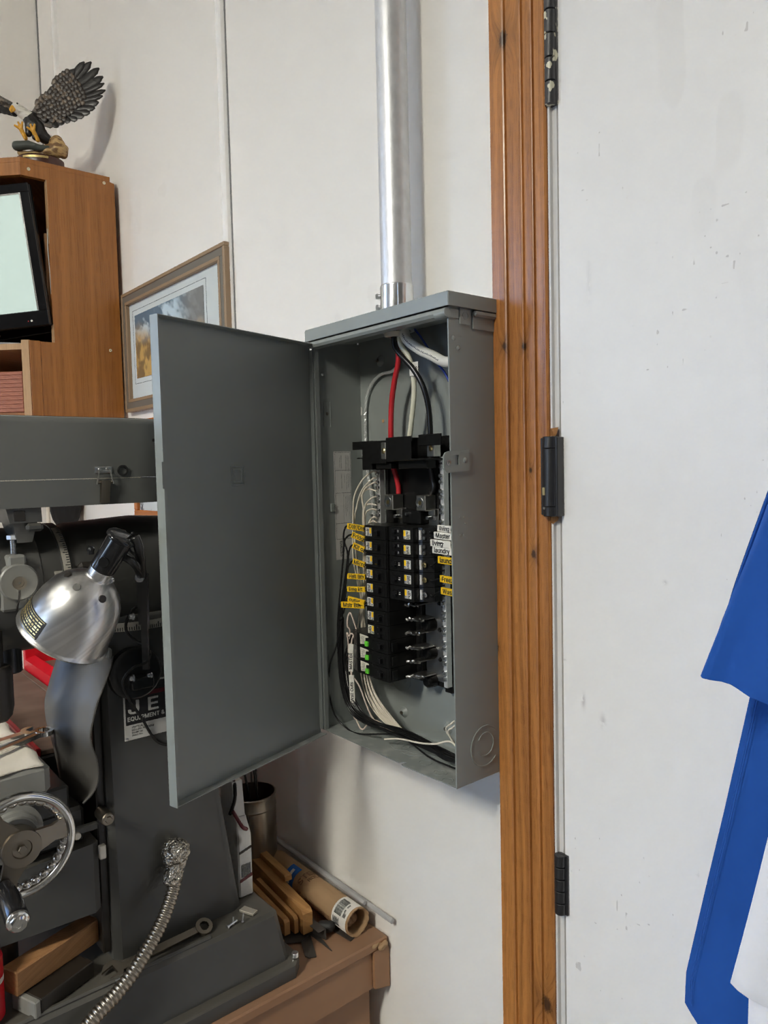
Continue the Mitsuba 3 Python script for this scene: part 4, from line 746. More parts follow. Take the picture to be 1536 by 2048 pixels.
part(cb, 'shelf', prism([(-1.2424, -0.030), (-1.2424, -0.290), (-1.712, -0.762), (-1.986, -0.762), (-1.986, -0.030)], (1, 0, 0), (0, 1, 0), (0, 0, 1), (0, 0, 1.9830), 0.018), 'wood_cabinet_edge', False)
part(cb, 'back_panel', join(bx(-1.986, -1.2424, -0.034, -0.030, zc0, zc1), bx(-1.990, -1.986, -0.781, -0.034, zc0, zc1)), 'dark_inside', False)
part(cb, 'side_panel', bx(-1.986, -1.712, -0.781, -0.765, zc0, zc1), 'wood_cabinet', False)
part(cb, 'notch_edge', bx(CXP - 0.018, CXP + 0.0006, -0.2225, -0.2195, 2.0055, 2.06), 'wood_cabinet_edge', False)
part(cb, 'notch_edge', bx(CXP - 0.018, CXP + 0.0006, -0.2225, -0.2205, 2.30, 2.4874), 'wood_cabinet_edge', False)
for c_ in ((-1.2243, -0.2698, 2.5085), (-1.2243, -0.0481, 2.5169), (-1.2243, -0.2681, 1.9926), (-1.2243, -0.0513, 1.9954)):
    sc = part(cb, 'screw', prism(ring_poly(0.0048, 0.0026, 24), (0, 1, 0), (0, 0, 1), (1, 0, 0), (CXP, c_[1], c_[2]), 0.0008), 'cream_wire')
    part(sc, 'screw_head', cyl((CXP, c_[1], c_[2]), (CXP + 0.0005, c_[1], c_[2]), 0.0025, 0.0025, 12), 'brass')
part(cb, 'hook_rail', bx(CXP - 0.030, CXP - 0.0185, -0.229, -0.2145, 2.10, 2.335, 0.001), 'wood_cabinet_edge')
part(cb, 'cable_strap', tube([(CXP - 0.006, -0.2235, 2.345), (CXP - 0.004, -0.2250, 2.28), (CXP - 0.005, -0.2225, 2.22), (CXP - 0.006, -0.221, 2.15)], 0.0016, 8), 'grey_rod', True)
# crate on the lower shelf
kc = thing('storage_box', 'reddish brown box with horizontal ridges on the lowest shelf of the corner cabinet', 'box')
part(kc, 'body', dgb(0.034, 0.36, -0.24, -0.013, zc0 + 0.019, 1.918, 0.002), 'wood_red')
for i in range(9): part(kc, 'ridge', dgb(0.034, 0.36, -0.013, -0.0105, zc0 + 0.030 + i * 0.0125, zc0 + 0.0375 + i * 0.0125, 0.0012), 'wood_red')
# television
eT = unit((0.638, 0.770, 0)); roll = math.radians(5.0)
uT = unit(eT * math.cos(roll) + V(0, 0, 1) * math.sin(roll)); nT0 = unit(V(0.770, -0.638, -0.055)); vT = unit(np.cross(nT0, uT)); nT = np.cross(uT, vT)
BR = V(*(-1.2250, -0.2235, 2.0565)) + V(0.77, -0.638, 0) * 0.014; TW, TH = 0.60, 0.413
def tvb(u0, u1, v0, v1, n0, n1, b=0.001):
    return xf(bx(u0 - TW, u1 - TW, v0, v1, n0, n1, b), mat4(uT, vT, nT, BR))
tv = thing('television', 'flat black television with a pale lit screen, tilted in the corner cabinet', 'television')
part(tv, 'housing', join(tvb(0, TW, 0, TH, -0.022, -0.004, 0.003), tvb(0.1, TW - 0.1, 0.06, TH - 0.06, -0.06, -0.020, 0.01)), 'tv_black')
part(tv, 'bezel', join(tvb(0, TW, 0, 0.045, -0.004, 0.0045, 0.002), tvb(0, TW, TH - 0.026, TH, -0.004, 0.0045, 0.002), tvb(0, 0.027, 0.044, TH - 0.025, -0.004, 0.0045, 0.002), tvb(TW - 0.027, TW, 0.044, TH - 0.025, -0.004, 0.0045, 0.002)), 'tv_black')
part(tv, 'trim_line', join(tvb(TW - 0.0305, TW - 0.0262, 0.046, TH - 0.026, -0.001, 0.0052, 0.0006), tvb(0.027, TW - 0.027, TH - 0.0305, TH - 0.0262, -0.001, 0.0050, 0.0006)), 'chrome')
k = tv + '__screen'  # even pale glow added to the screen as emission
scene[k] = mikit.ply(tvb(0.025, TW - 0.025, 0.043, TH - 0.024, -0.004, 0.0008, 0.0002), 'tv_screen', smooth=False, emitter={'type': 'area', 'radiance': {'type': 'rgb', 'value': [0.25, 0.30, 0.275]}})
part(tv, 'indicator', xf(cyl((-0.052, 0.0165, 0.0045), (-0.052, 0.0165, 0.0056), 0.0034, 0.0030, 14), mat4(uT, vT, nT, BR)), 'white_tag')
part(tv, 'indicator', xf(cyl((-0.062, 0.0160, 0.0045), (-0.062, 0.0160, 0.0054), 0.0018, 0.0016, 12), mat4(uT, vT, nT, BR)), 'red_paint')
part(tv, 'cord', tube([(-1.4500, -0.3195, 2.0497), (-1.42, -0.37, 2.022), (-1.34, -0.30, 2.012), (-1.285, -0.250, 2.0045), (-1.262, -0.20, 2.0045), (-1.28, -0.10, 2.02)], 0.0030, 8, 8), 'grey_rod', True, 'grey cord')
part(tv, 'cord', tube([(-1.46, -0.38, 2.02), (-1.38, -0.28, 2.040), (-1.30, -0.16, 2.062), (-1.262, -0.07, 2.075), (-1.27, -0.045, 2.12)], 0.0028, 8, 8), 'black_wire', True, 'black cord')

# ------------------------------------------------------------------ eagle figurine on the cabinet
EU, EN, EV = V(0.500, 0.866, 0), V(0.866, -0.500, 0), V(0, 0, 1)
EO = V(-1.285, -0.205, zc2); ES = 1 / 640.0
SK = np.array([[1.450638e-03, -7.005834e-05, -1.068060e-01], [7.879009e-05, -1.492543e-03, 5.017810e-01]])                                 # sketch units of the figurine's drawing -> metres (across, up)
def e2(a, b): return tuple(SK @ V(a, b, 1.0))
def E_(sx, sy, n=0.0): u, v = e2(sx, sy); return EO + EU * u + EV * v + EN * n
eg = thing('eagle_figurine', 'bald eagle figurine with spread dark wings and white head on the corner cabinet', 'figurine')
PZ = E_(80, 326)
el = lathe([(0, 0), (0.066, 0), (0.070, 0.004), (0.069, PZ[2] - zc2 + 0.004), (0.060, PZ[2] - zc2 + 0.010), (0, PZ[2] - zc2 + 0.0105)], (0, 0, 0), (0, 0, 1), 40); el.apply_scale([1.0, 0.75, 1])
el.apply_transform(mat4(EU, -EN, EV, V(PZ[0], PZ[1], zc2) + EN * 0.002)); el.apply_translation((0, 0, 0.0004))
pl = part(eg, 'plinth', el, 'plinth', 40, 'dark oval base')
gg = np.array([[V(PZ[0], PZ[1], PZ[2]) + EU * (0.036 * a) + EN * (0.002 + 0.0532 * math.sqrt(max(0, 1 - (0.036 * a / 0.0705) ** 2))) + EV * (-0.004 + 0.0065 * b) for b in (0, 1)] for a in np.linspace(-1.0, 1.0, 9)])
part(pl, 'name_plate', sheet(gg, 0.0008), 'gold', False, 'small brass plate')
BC = lambda *a: [(E_(*p[:3]), p[3] * ES, E_(*q[:3]), q[3] * ES) for p, q in a]
body = blob(BC(((58, 236, 0.0, 13), (72, 256, 0.004, 16)), ((72, 256, 0.004, 16), (84, 272, 0.0, 12)), ((84, 272, 0.0, 12), (104, 284, -0.012, 8)), ((64, 232, -0.005, 10), (80, 236, -0.01, 8)), ((62, 252, 0.01, 10), (60, 272, 0.015, 6)), ((76, 262, 0.015, 9), (74, 280, 0.02, 6)), ((58, 230, -0.004, 9), (34, 222, 0.0, 7))), 0.004)
body.vertices += body.vertex_normals * (0.0016 * (meshkit.noise(body.vertices * 140.0)[:, None] - 0.5))
part(eg, 'body', body, 'resin_black', True)
hd = blob(BC(((35, 219, 0.012, 9.5), (46, 227, 0.006, 11.0)), ((46, 227, 0.006, 11), (58, 236, 0.003, 12.0))), 0.0035)
hk = part(eg, 'head', hd, 'resin_white', True, 'white head')
part(hk, 'beak', blob(BC(((30, 222, 0.021, 4.6), (27.5, 227, 0.025, 3.4)), ((27.5, 227, 0.025, 3.4), (28, 231, 0.024, 1.6)), ((33, 225, 0.022, 3.2), (31, 230, 0.024, 1.6))), 0.002), 'resin_yellow', True, 'yellow hooked beak')
for ex_, ey_ in ((39.5, 214.5), (28.0, 214.5)): part(hk, 'eye', shift(trimesh.creation.icosphere(2, 0.0026), *E_(ex_, ey_, 0.0235)), 'resin_black', True)
def feather(a, b_, w, th=0.0022, n=9, curl=0.0):
    a, b_ = V(*a), V(*b_); d = b_ - a; L = np.linalg.norm(d); d /= L; s = unit(np.cross(d, EN)); f = np.cross(s, d); g = []
    for t in np.linspace(0, 1, n):
        ww = w * (0.55 + 0.45 * math.sin(min(1.0, t * 1.5) * math.pi / 2)) * math.sqrt(max(0.02, 1 - max(0, (t - 0.70) / 0.30) ** 2.6))
        c = a + d * (L * t) + f * (curl * t * t)
        g.append([c + s * (ww * k_ / 2) + f * (0.0012 * (1 - k_ * k_)) for k_ in (-1, 0, 1)])
    return sheet(np.array(g), th)
def wing(spec, nm):
    cov, prim, scal, label = spec
    wk = part(eg, 'wing', cov, 'resin_brown', 40, label)
    for a, b_, w, cu in prim: part(wk, 'feather', feather(a, b_, w, curl=cu), 'resin_black', True)
    part(wk, 'coverts', join(*[feather(a, b_, w, 0.0016, 7) for a, b_, w in scal]), 'resin_brown', True, None, 'stuff')
from shapely.geometry import Polygon as PG3, Point as PT3
cpoly = [(62, 226), (78, 204), (97, 182), (110, 164), (121, 148), (131, 143), (146, 152), (160, 176), (164, 196), (158, 214), (142, 228), (118, 244), (100, 256), (82, 250)]
cm = hull([E_(x, y, -0.004 + 0.008 * ((x - 60) / 110)) for x, y in cpoly] + [E_(x * 0.86 + 16, y * 0.86 + 30, 0.006) for x, y in cpoly])
cov = join(*[prism([e2(x, y) for x, y in cpoly], EU, EV, EN, EO - EN * 0.004, 0.007)])
tips = [(150, 141, 132), (170, 127, 134), (184, 127, 138), (200, 139, 144), (208, 156, 150), (211, 170, 154), (213, 183, 156), (208, 195, 156), (200, 208, 154), (192, 219, 150), (182, 229, 145), (170, 237, 139), (156, 243, 131), (141, 248, 123), (126, 254, 115), (112, 259, 108)]
prim = []
for i, (tx, ty, bx_) in enumerate(tips):
    cx_, cy_ = 104 + i * 0.6, 205 + i * 1.4
    f0 = 0.38; ax, ay = cx_ + (tx - cx_) * f0, cy_ + (ty - cy_) * f0
    n_ = 0.003 + 0.0007 * (i % 2)
    prim.append((E_(ax, ay, n_), E_(tx, ty, n_ + 0.004), (0.0150 if i in (5, 6, 7) else 0.0215) * (1.0 if i < 9 else 0.92), 0.002 + 0.001 * (i % 3)))
rgw = np.random.default_rng(11); scal = []
PGW = PG3(cpoly).buffer(-1)
SX, SY = 62, 232
for r_ in range(13):
    rr = 14 + 7.6 * r_
    for j in range(int(2 + rr * 0.17)):
        th_ = math.radians(72 - (80.0 * (j + 0.5 * (r_ % 2))) / max(1, int(2 + rr * 0.17) - 1))
        x, y = SX + rr * math.cos(th_) + rgw.uniform(-1, 1), SY - rr * math.sin(th_) + rgw.uniform(-1, 1)
        if PGW.contains(PT3(x, y)): scal.append((E_(x, y, 0.0078 - r_ * 0.00012), E_(x + 13 * math.cos(th_), y - 13 * math.sin(th_), 0.0092), 0.0150))
wing((cov, prim, scal, 'raised dark wing with fanned feathers'), 'wing')
c2 = [(46, 226), (38, 212), (20, 202), (0, 191), (-24, 180), (-42, 180), (-40, 200), (-16, 214), (4, 222), (22, 230)]
cov2 = prism([e2(x, y) for x, y in c2], EU, EV, EN, EO - EN * 0.006, 0.007)
prim2 = [(E_(-30 + i * 7, 196 + i * 2.6, 0.004), E_(-62 + i * 8.6, 214 + i * 1.9, 0.008), 0.016, 0.003) for i in range(11)]
sc2 = [(E_(-30 + j * 9, 190 + j * 3.4 + r_ * 6, 0.004), E_(-34 + j * 9, 199 + j * 3.4 + r_ * 6, 0.007), 0.015) for r_ in range(3) for j in range(8)]
wing((cov2, prim2, sc2, 'second dark wing stretched away'), 'wing')
part(eg, 'tail', join(*[feather(E_(96 + i, 272, -0.008 + 0.002 * i), E_(106 + 5 * i, 302 - 3 * i, -0.010 + 0.002 * i), 0.012) for i in range(5)]), 'resin_white', True, 'pale tail feathers')
for (fx, fy) in ((46, 264), (70, 268)):
    ch = [((fx + 9, fy + 18, 0.020, 4.0), (fx + 2, fy + 3, 0.030, 4.2))]
    for a_ in (-62, -20, 18): ch.append(((fx + 2, fy + 3, 0.030, 3.2), (fx + 2 + 12 * math.sin(math.radians(a_)), fy + 3 - 12 * math.cos(math.radians(a_)), 0.036, 1.9)))
    ch.append(((fx + 5, fy + 10, 0.026, 3.0), (fx + 10, fy + 22, 0.032, 1.7)))
    part(eg, 'talon', blob(BC(*ch), 0.0022), 'resin_yellow', True, 'yellow foot with spread toes')
rk = blob(BC(((96, 305, 0.008, 13), (118, 300, 0.0, 15)), ((118, 300, 0, 15), (114, 284, 0.0, 12)), ((114, 284, 0, 12), (98, 284, -0.01, 8)), ((100, 310, 0.005, 10), (60, 312, 0.012, 6)), ((60, 312, 0.012, 6), (44, 312, 0.02, 5)), ((124, 306, -0.004, 10), (128, 296, -0.008, 7))), 0.004)
rk.vertices += rk.vertex_normals * (0.007 * (meshkit.fbm(rk.vertices * 60.0)[:, None] - 0.5))
rk.vertices[:, 2] = np.maximum(rk.vertices[:, 2], PZ[2] + 0.008)
part(eg, 'rock', rk, 'resin_rock', True, 'tan rocky stump')
part(eg, 'driftwood', blob(BC(((40, 300, 0.030, 9), (62, 298, 0.03, 8)), ((62, 298, 0.03, 8), (84, 303, 0.026, 6)), ((84, 303, 0.026, 6), (108, 300, 0.018, 2.5)), ((62, 292, 0.03, 3), (76, 300, 0.034, 4))), 0.004), 'resin_grey', True, 'dark grey log under the feet')

# ------------------------------------------------------------------ framed pictures on the wall
pf = thing('picture_frame', 'landscape picture in a brown and grey wooden frame beside the corner cabinet', 'framed picture')
fx0, fx1, fz0, fz1 = -1.1915, -0.5015, 1.797, 2.1655
def fr_ring(o0, i0, y0, y1, b=0.001):
    X0, X1, Z0_, Z1_ = fx0 + o0, fx1 - o0, fz0 + o0, fz1 - o0; w = i0 - o0; z_ = y1
    return [bx(X0, X1, y0, y1, Z1_ - w, Z1_, b), bx(X0, X1, y0, y1, Z0_, Z0_ + w, b), bx(X0, X0 + w, y0, y1, Z0_ + w, Z1_ - w, b), bx(X1 - w, X1, y0, y1, Z0_ + w, Z1_ - w, b)]
part(pf, 'outer_frame', join(*fr_ring(0, 0.010, -0.024, -0.004)), 'frame_tan')
part(pf, 'middle_frame', join(*fr_ring(0.009, 0.030, -0.0215, -0.004)), 'frame_dark')
part(pf, 'inner_frame', join(*fr_ring(0.029, 0.0385, -0.0235, -0.004)), 'frame_tan')
part(pf, 'mat_board', bx(fx0 + 0.034, fx1 - 0.034, -0.012, -0.008, fz0 + 0.034, fz1 - 0.034), 'mat_board', False)
q0, q1 = (-1.1100, -0.0120, 2.0887), (-0.6419, -0.0120, 2.0747); q2 = (-1.1034, -0.0120, 1.8964)
part(pf, 'print', bx(q0[0], q1[0], -0.0135, -0.0118, q2[2], q0[2]), 'landscape_print', False, 'landscape with grey-blue clouds over golden hills')
l0, l1, l2 = (-1.1285, -0.0120, 2.1056), (-0.6261, -0.0120, 2.0921), (-1.1133, -0.0120, 1.8804)
part(pf, 'mat_line', join(bx(l0[0], l1[0], -0.0124, -0.0118, l0[2] - 0.0014, l0[2]), bx(l0[0], l1[0], -0.0124, -0.0118, l2[2], l2[2] + 0.0014), bx(l0[0], l0[0] + 0.0018, -0.0124, -0.0118, l2[2], l0[2]), bx(l1[0] - 0.0018, l1[0], -0.0124, -0.0118, l2[2], l0[2])), 'mat_line', False)
p2 = thing('picture_frame', 'picture in an orange wooden frame low on the wall behind the milling machine', 'framed picture')
fx0, fx1, fz0, fz1 = -1.160, -0.72, 1.4635, 1.768
part(p2, 'frame', join(*fr_ring(0, 0.024, -0.022, -0.003, 0.002)), 'wood_frame_orange')
part(p2, 'print', bx(fx0 + 0.022, fx1 - 0.022, -0.012, -0.006, fz0 + 0.022, fz1 - 0.022), 'sketch_print', False)
# dark glove and cord hanging on the side of the room
g_ = blob([(V(-1.74, -0.06, 1.60), 0.045, V(-1.74, -0.06, 1.50), 0.06), (V(-1.74, -0.06, 1.50), 0.06, V(-1.74, -0.06, 1.455), 0.05), (V(-1.79, -0.06, 1.48), 0.03, V(-1.845, -0.06, 1.415), 0.009), (V(-1.76, -0.06, 1.45), 0.03, V(-1.775, -0.06, 1.40), 0.012), (V(-1.72, -0.06, 1.45), 0.03, V(-1.715, -0.06, 1.405), 0.012)], 0.012, 5)
solo('glove', 'black work glove hanging on the wall beneath the corner cabinet', 'glove', g_, 'glove_black', True)
solo('pull_cord', 'cream cord hanging in front of the black glove', 'cord', tube([(-1.70, -0.13, 1.776), (-1.705, -0.132, 1.6), (-1.705, -0.132, 1.385)], 0.007, 10, 6), 'white_wire', True)

# ------------------------------------------------------------------ workbench
bn = thing('workbench', 'brown painted wooden workbench carrying the milling machine', 'workbench')
BZ = 0.660
part(bn, 'top', bx(-1.90, 0.046, -1.30, -0.003, BZ - 0.020, BZ, 0.003), 'bench_paint')
part(bn, 'apron', bx(0.004, 0.040, -1.29, -0.040, BZ - 0.097, BZ - 0.0205, 0.001), 'bench_paint')
part(bn, 'end_panel', bx(0.000, 0.020, -1.28, -0.034, 0.05, BZ - 0.0975, 0.001), 'bench_paint')
part(bn, 'end_panel', bx(0.0202, 0.0285, -1.20, -0.155, 0.05, BZ - 0.0975, 0.001), 'bench_paint')
jg = [(-0.0405, 0.566), (-0.0405, 0.640), (-0.030, 0.6425), (-0.022, 0.6405), (-0.014, 0.6475), (-0.006, 0.6440), (-0.003, 0.637), (-0.003, 0.556)]
part(bn, 'corner_plate', prism(jg, (0, 1, 0), (0, 0, 1), (1, 0, 0), (0.0405, 0, 0), 0.008), 'bench_paint')
rc = blob([(V(0.040, -0.013, 0.652), 0.006, V(0.044, -0.040, 0.652), 0.005), (V(0.049, -0.014, 0.650), 0.006, V(0.050, -0.026, 0.646), 0.006)], 0.003)
rc.vertices += rc.vertex_normals * (0.006 * (meshkit.fbm(rc.vertices * 150.0)[:, None] - 0.5)); part(bn, 'filler', rc, 'cardboard', True, 'lump of torn tan filler')
for yy in (-1.25,): part(bn, 'leg', bx(-1.85, -1.76, yy, yy + 0.09, 0, BZ - 0.02, 0.002), 'bench_paint')
part(bn, 'leg', bx(-1.85, -1.76, -0.12, -0.03, 0, BZ - 0.02, 0.002), 'bench_paint')
part(bn, 'leg', bx(-0.09, -0.001, -0.12, -0.035, 0, BZ - 0.02, 0.002), 'bench_paint')
part(bn, 'leg', bx(-0.09, -0.001, -1.27, -1.185, 0, BZ - 0.02, 0.002), 'bench_paint')

# ------------------------------------------------------------------ milling machine
ml = thing('milling_machine', 'large dark grey milling machine standing on the brown bench beside the panel', 'milling machine')
MX = -0.150
def oct_(x0, x1, y0, y1, c, z): return [(x0 + c, y0, z), (x1 - c, y0, z), (x1, y0 + c, z), (x1, y1 - c, z), (x1 - c, y1, z), (x0 + c, y1, z), (x0, y1 - c, z), (x0, y0 + c, z)]
bs = part(ml, 'base', join(hull(oct_(-0.330, 0.029, -1.00, -0.190, 0.022, 0.6605) + oct_(-0.330, 0.029, -1.00, -0.190, 0.022, 0.684) + oct_(-0.322, 0.021, -0.99, -0.198, 0.020, 0.690)),
     hull(oct_(-0.315, 0.0120, -0.985, -0.212, 0.010, 0.688) + oct_(-0.304, 0.0045, -0.97, -0.228, 0.012, 0.780) + oct_(-0.298, -0.002, -0.965, -0.234, 0.012, 0.7860))), 'mill_paint', 30, 'heavy cast base')
part(bs, 'rim', join(bx(-0.012, -0.001, -0.95, -0.36, 0.784, 0.7915, 0.003)), 'mill_paint')
fb = (0.0214, -0.2056, 0.6940)
part(bs, 'bolt', join(cyl((fb[0] - 0.010, fb[1] + 0.004, 0.688), (fb[0] - 0.010, fb[1] + 0.004, 0.696), 0.0072, 0.0066, 18, 0.001)), 'zinc')
part(ml, 'column', hull([(-0.050, -0.500, 0.786), (-0.050, -0.292, 0.786), (-0.058, -0.276, 0.786), (-0.242, -0.276, 0.786), (-0.25, -0.29, 0.786), (-0.25, -0.50, 0.786), (-0.242, -0.513, 0.786), (-0.058, -0.513, 0.786),
     (-0.050, -0.506, 1.275), (-0.050, -0.362, 1.275), (-0.058, -0.348, 1.275), (-0.242, -0.348, 1.275), (-0.25, -0.36, 1.275), (-0.25, -0.506, 1.275), (-0.242, -0.513, 1.275), (-0.058, -0.513, 1.275)]), 'mill_paint', 30, 'tapered column')
part(ml, 'slideway', join(bx(-0.235, -0.065, -0.527, -0.512, 0.80, 1.25, 0.002)), 'grease', 30, 'dark greasy slideway')
# turret and overarm barrel
part(ml, 'turret', lathe([(0, 1.262), (0.098, 1.262), (0.108, 1.285), (0.1085, 1.322), (0.105, 1.332), (0.1045, 1.360), (0.100, 1.366), (0, 1.366)], (MX, -0.432, 0), (0, 0, 1), 56), 'mill_paint', 40)
def arc_band(c, ax, u, v, r, a0, a1, h0, h1, th=0.0012, n=26):
    g = [[V(*c) + unit(ax) * h + (r * (math.cos(math.radians(a)) * V(*u) + math.sin(math.radians(a)) * V(*v))) for h in (h0, h1)] for a in np.linspace(a0, a1, n)]
    return sheet(np.array(g), th)
def ticks(c, ax, u, v, r, a0, a1, h0, h1, n):
    return join(*[arc_band(c, ax, u, v, r, a - 0.35, a + 0.35, h0, h0 + (h1 - h0) * (0.75 if i % 5 == 0 else 0.45), 0.0006, 2) for i, a in enumerate(np.linspace(a0, a1, n))])
ts = part(ml, 'degree_scale', arc_band((MX, -0.432, 0), (0, 0, 1), (1, 0, 0), (0, 1, 0), 0.1060, -75, 48, 1.340, 1.3545), 'scale_steel', 40, 'pale engraved degree scale')
part(ts, 'graduations', ticks((MX, -0.432, 0), (0, 0, 1), (1, 0, 0), (0, 1, 0), 0.1069, -72, 46, 1.341, 1.3535, 60), 'ink', False, None, 'stuff')
rvt = (MX, 0, 1.418)
part(ml, 'overarm', lathe([(0, 0.62), (0.085, 0.62), (0.098, 0.60), (0.103, 0.566), (0.1045, 0.565), (0.1045, 0.552), (0.098, 0.5495), (0.0975, 0.543), (0.103, 0.535), (0.1050, 0.50), (0.1095, 0.42), (0.1045, 0.34), (0.100, 0.22), (0, 0.215)], rvt, (0, -1, 0), 64), 'mill_dark', 40, 'round dark overarm')
part(ml, 'overarm_window', join(bx(-0.066, -0.0475, -0.542, -0.505, 1.405, 1.462, 0.006)), 'grease', 30)
part(ml, 'clamp_nut', join(cyl((-0.056, -0.541, 1.432), (-0.040, -0.541, 1.432), 0.0068, 0.0068, 6, 0.001)), 'old_steel')
hs = part(ml, 'degree_scale', arc_band(rvt, (0, -1, 0), (1, 0, 0), (0, 0, 1), 0.1055, -14, 68, 0.5530, 0.5640), 'scale_steel', 40, 'pale engraved ring scale')
part(hs, 'graduations', ticks(rvt, (0, -1, 0), (1, 0, 0), (0, 0, 1), 0.1064, -12, 66, 0.5535, 0.5635, 34), 'ink', False, None, 'stuff')
part(ml, 'index_plate', arc_band(rvt, (0, -1, 0), (1, 0, 0), (0, 0, 1), 0.1042, -3, 19, 0.566, 0.5785, 0.0016, 6), 'scale_steel', 40)
for a_ in (2, 13): part(ml, 'plate_screw', lathe([(0, 0.0008), (0.002, 0.0006), (0.0026, 0)], V(*rvt) + V(0, -0.572, 0) + 0.105 * V(math.cos(math.radians(a_)), 0, math.sin(math.radians(a_))), (1, 0, 0.1), 10), 'grease')
# head in front of the overarm
part(ml, 'head', join(lathe([(0, 0), (0.090, 0), (0.101, 0.010), (0.1015, 0.095), (0.092, 0.108), (0, 0.109)], (MX, -0.585, 1.418), (0, -1, 0), 56), bx(-0.235, -0.068, -0.76, -0.60, 1.355, 1.475, 0.012)), 'mill_paint', 40)
part(ml, 'cover_bracket', join(hull([(-0.13, -0.645, 1.556), (-0.045, -0.645, 1.556), (-0.045, -0.595, 1.556), (-0.13, -0.595, 1.556), (-0.13, -0.640, 1.531), (-0.045, -0.640, 1.531), (-0.045, -0.594, 1.531), (-0.13, -0.594, 1.531)]),
     hull([(-0.125, -0.634, 1.531), (-0.050, -0.634, 1.531), (-0.050, -0.600, 1.531), (-0.125, -0.600, 1.531), (-0.12, -0.627, 1.500), (-0.06, -0.627, 1.500), (-0.06, -0.606, 1.500), (-0.12, -0.606, 1.500)]), bx(-0.05, -0.041, -0.618, -0.593, 1.517, 1.5300, 0.004)), 'mill_paint')
part(ml, 'bracket_hole', bx(-0.0460, -0.0440, -0.634, -0.618, 1.534, 1.550, 0.0004), 'grease', False)
bo = (-0.0400, -0.6321, 1.4421)
part(ml, 'feed_boss', join(cyl((-0.095, bo[1], bo[2]), (-0.040, bo[1], bo[2]), 0.0285, 0.0280, 40, 0.002), bx(-0.095, -0.044, bo[1] - 0.0125, bo[1] + 0.0125, bo[2] + 0.02, bo[2] + 0.0405, 0.003), bx(-0.095, -0.046, bo[1] - 0.026, bo[1] + 0.014, bo[2] - 0.044, bo[2] - 0.005, 0.004)), 'mill_light', 35, 'lighter grey round boss')
part(ml, 'boss_bushing', join(prism(ring_poly(0.0098, 0.0060, 32), (0, 1, 0), (0, 0, 1), (1, 0, 0), (-0.0402, bo[1], bo[2] - 0.001), 0.0030), prism(ring_poly(0.0062, 0.0020, 32), (0, 1, 0), (0, 0, 1), (1, 0, 0), (-0.0402, bo[1], bo[2] - 0.001), 0.0014)), 'old_steel')
part(ml, 'boss_slot', tube([(-0.0398, bo[1] - 0.0005, bo[2] - 0.012), (-0.0398, bo[1] - 0.001, bo[2] - 0.020), (-0.0418, bo[1] - 0.003, bo[2] - 0.032), (-0.0455, bo[1] - 0.0045, bo[2] - 0.0435)], 0.0014, 6, 5), 'grease', True)
zt_ = bo[2] + 0.0405
part(ml, 'clamp_bolt', join(*[lathe([(0.0040, 0), (0.0050, 0.0010), (0.0040, 0.0020)], (-0.068, bo[1], zt_ + 0.0020 * i), (0, 0, 1), 16) for i in range(11)], cyl((-0.068, bo[1], zt_), (-0.068, bo[1], zt_ + 0.024), 0.0040, 0.0040, 16), cyl((-0.068, bo[1], zt_ + 0.0225), (-0.068, bo[1], zt_ + 0.0305), 0.0085, 0.0085, 6, 0.001)), 'zinc', 30, 'bright hex bolt')
part(ml, 'feed_arm', tube([(-0.05, bo[1] - 0.03, bo[2] + 0.022), (-0.05, bo[1] - 0.06, bo[2] + 0.018), (-0.05, bo[1] - 0.10, bo[2] + 0.004)], 0.006, 10, 6), 'mill_light', True)
sq = (-0.1150, -0.6332, 1.3341)
part(ml, 'spindle_collar', cyl((sq[0], sq[1], 1.367), (sq[0], sq[1], 1.386), 0.0185, 0.0165, 24, 0.001), 'vise_green', 30, 'pale speckled collar')
part(ml, 'spindle', join(cyl((sq[0], sq[1], 1.290), (sq[0], sq[1], 1.3668), 0.0165, 0.0165, 32, 0.002), cyl((sq[0], sq[1], 1.386), (sq[0], sq[1], 1.40), 0.03, 0.03, 28)), 'black_iron', 40)
ck = (-0.0600, -0.6654, 1.2762)
part(ml, 'chuck', join(lathe([(0, -0.045), (0.012, -0.044), (0.0185, -0.036), (0.0215, -0.022), (0.0215, 0.034), (0.018, 0.040), (0, 0.040)], ck, (0, 0, 1), 32), cyl((ck[0], ck[1], ck[2] + 0.03), (ck[0], ck[1], 1.37), 0.010)), 'grease', 40)
# belt cover over the head
cx0, cx1, cy0, cy1, cz0, cz1, czs = -0.275, -0.040, -0.98, -0.338, 1.5535, 1.6945, 1.5955
def rr_cover(z0, z1, top): 
    pts = []
    for (x, y, r) in ((cx0, cy0, 0.10), (cx1, cy0, 0.10), (cx1, cy1, 0.105), (cx0, cy1, 0.105)):
        sx = 1 if x == cx0 else -1; sy = 1 if y == cy0 else -1
        for a in np.linspace(0, 90, 10):
            ca, sa = math.cos(math.radians(a)), math.sin(math.radians(a))
            pts.append((x + sx * (r - r * ca), y + sy * (r - r * sa)))
    P3 = [(x, y, z) for x, y in pts for z in ([z0, z1 - 0.012] if top else [z0, z1])]
    if top:
        c = ((cx0 + cx1) / 2, (cy0 + cy1) / 2)
        P3 += [(c[0] + (x - c[0]) * 0.955, c[1] + (y - c[1]) * 0.985, z1 - 0.0025) for x, y in pts] + [(c[0] + (x - c[0]) * 0.86, c[1] + (y - c[1]) * 0.95, z1) for x, y in pts]
    return hull(P3)
bc = part(ml, 'belt_cover', rr_cover(cz0, czs - 0.0006, False), 'mill_cover_paint', 30, 'long grey sheet metal belt cover')
part(bc, 'lid', rr_cover(czs + 0.0006, cz1, True), 'mill_cover_paint', 30)
part(bc, 'seam', bx(cx0 + 0.05, cx1 + 0.0004, cy0 + 0.12, cy1 - 0.10, czs - 0.0007, czs + 0.0007), 'scale_steel', False)
ly = -0.4995
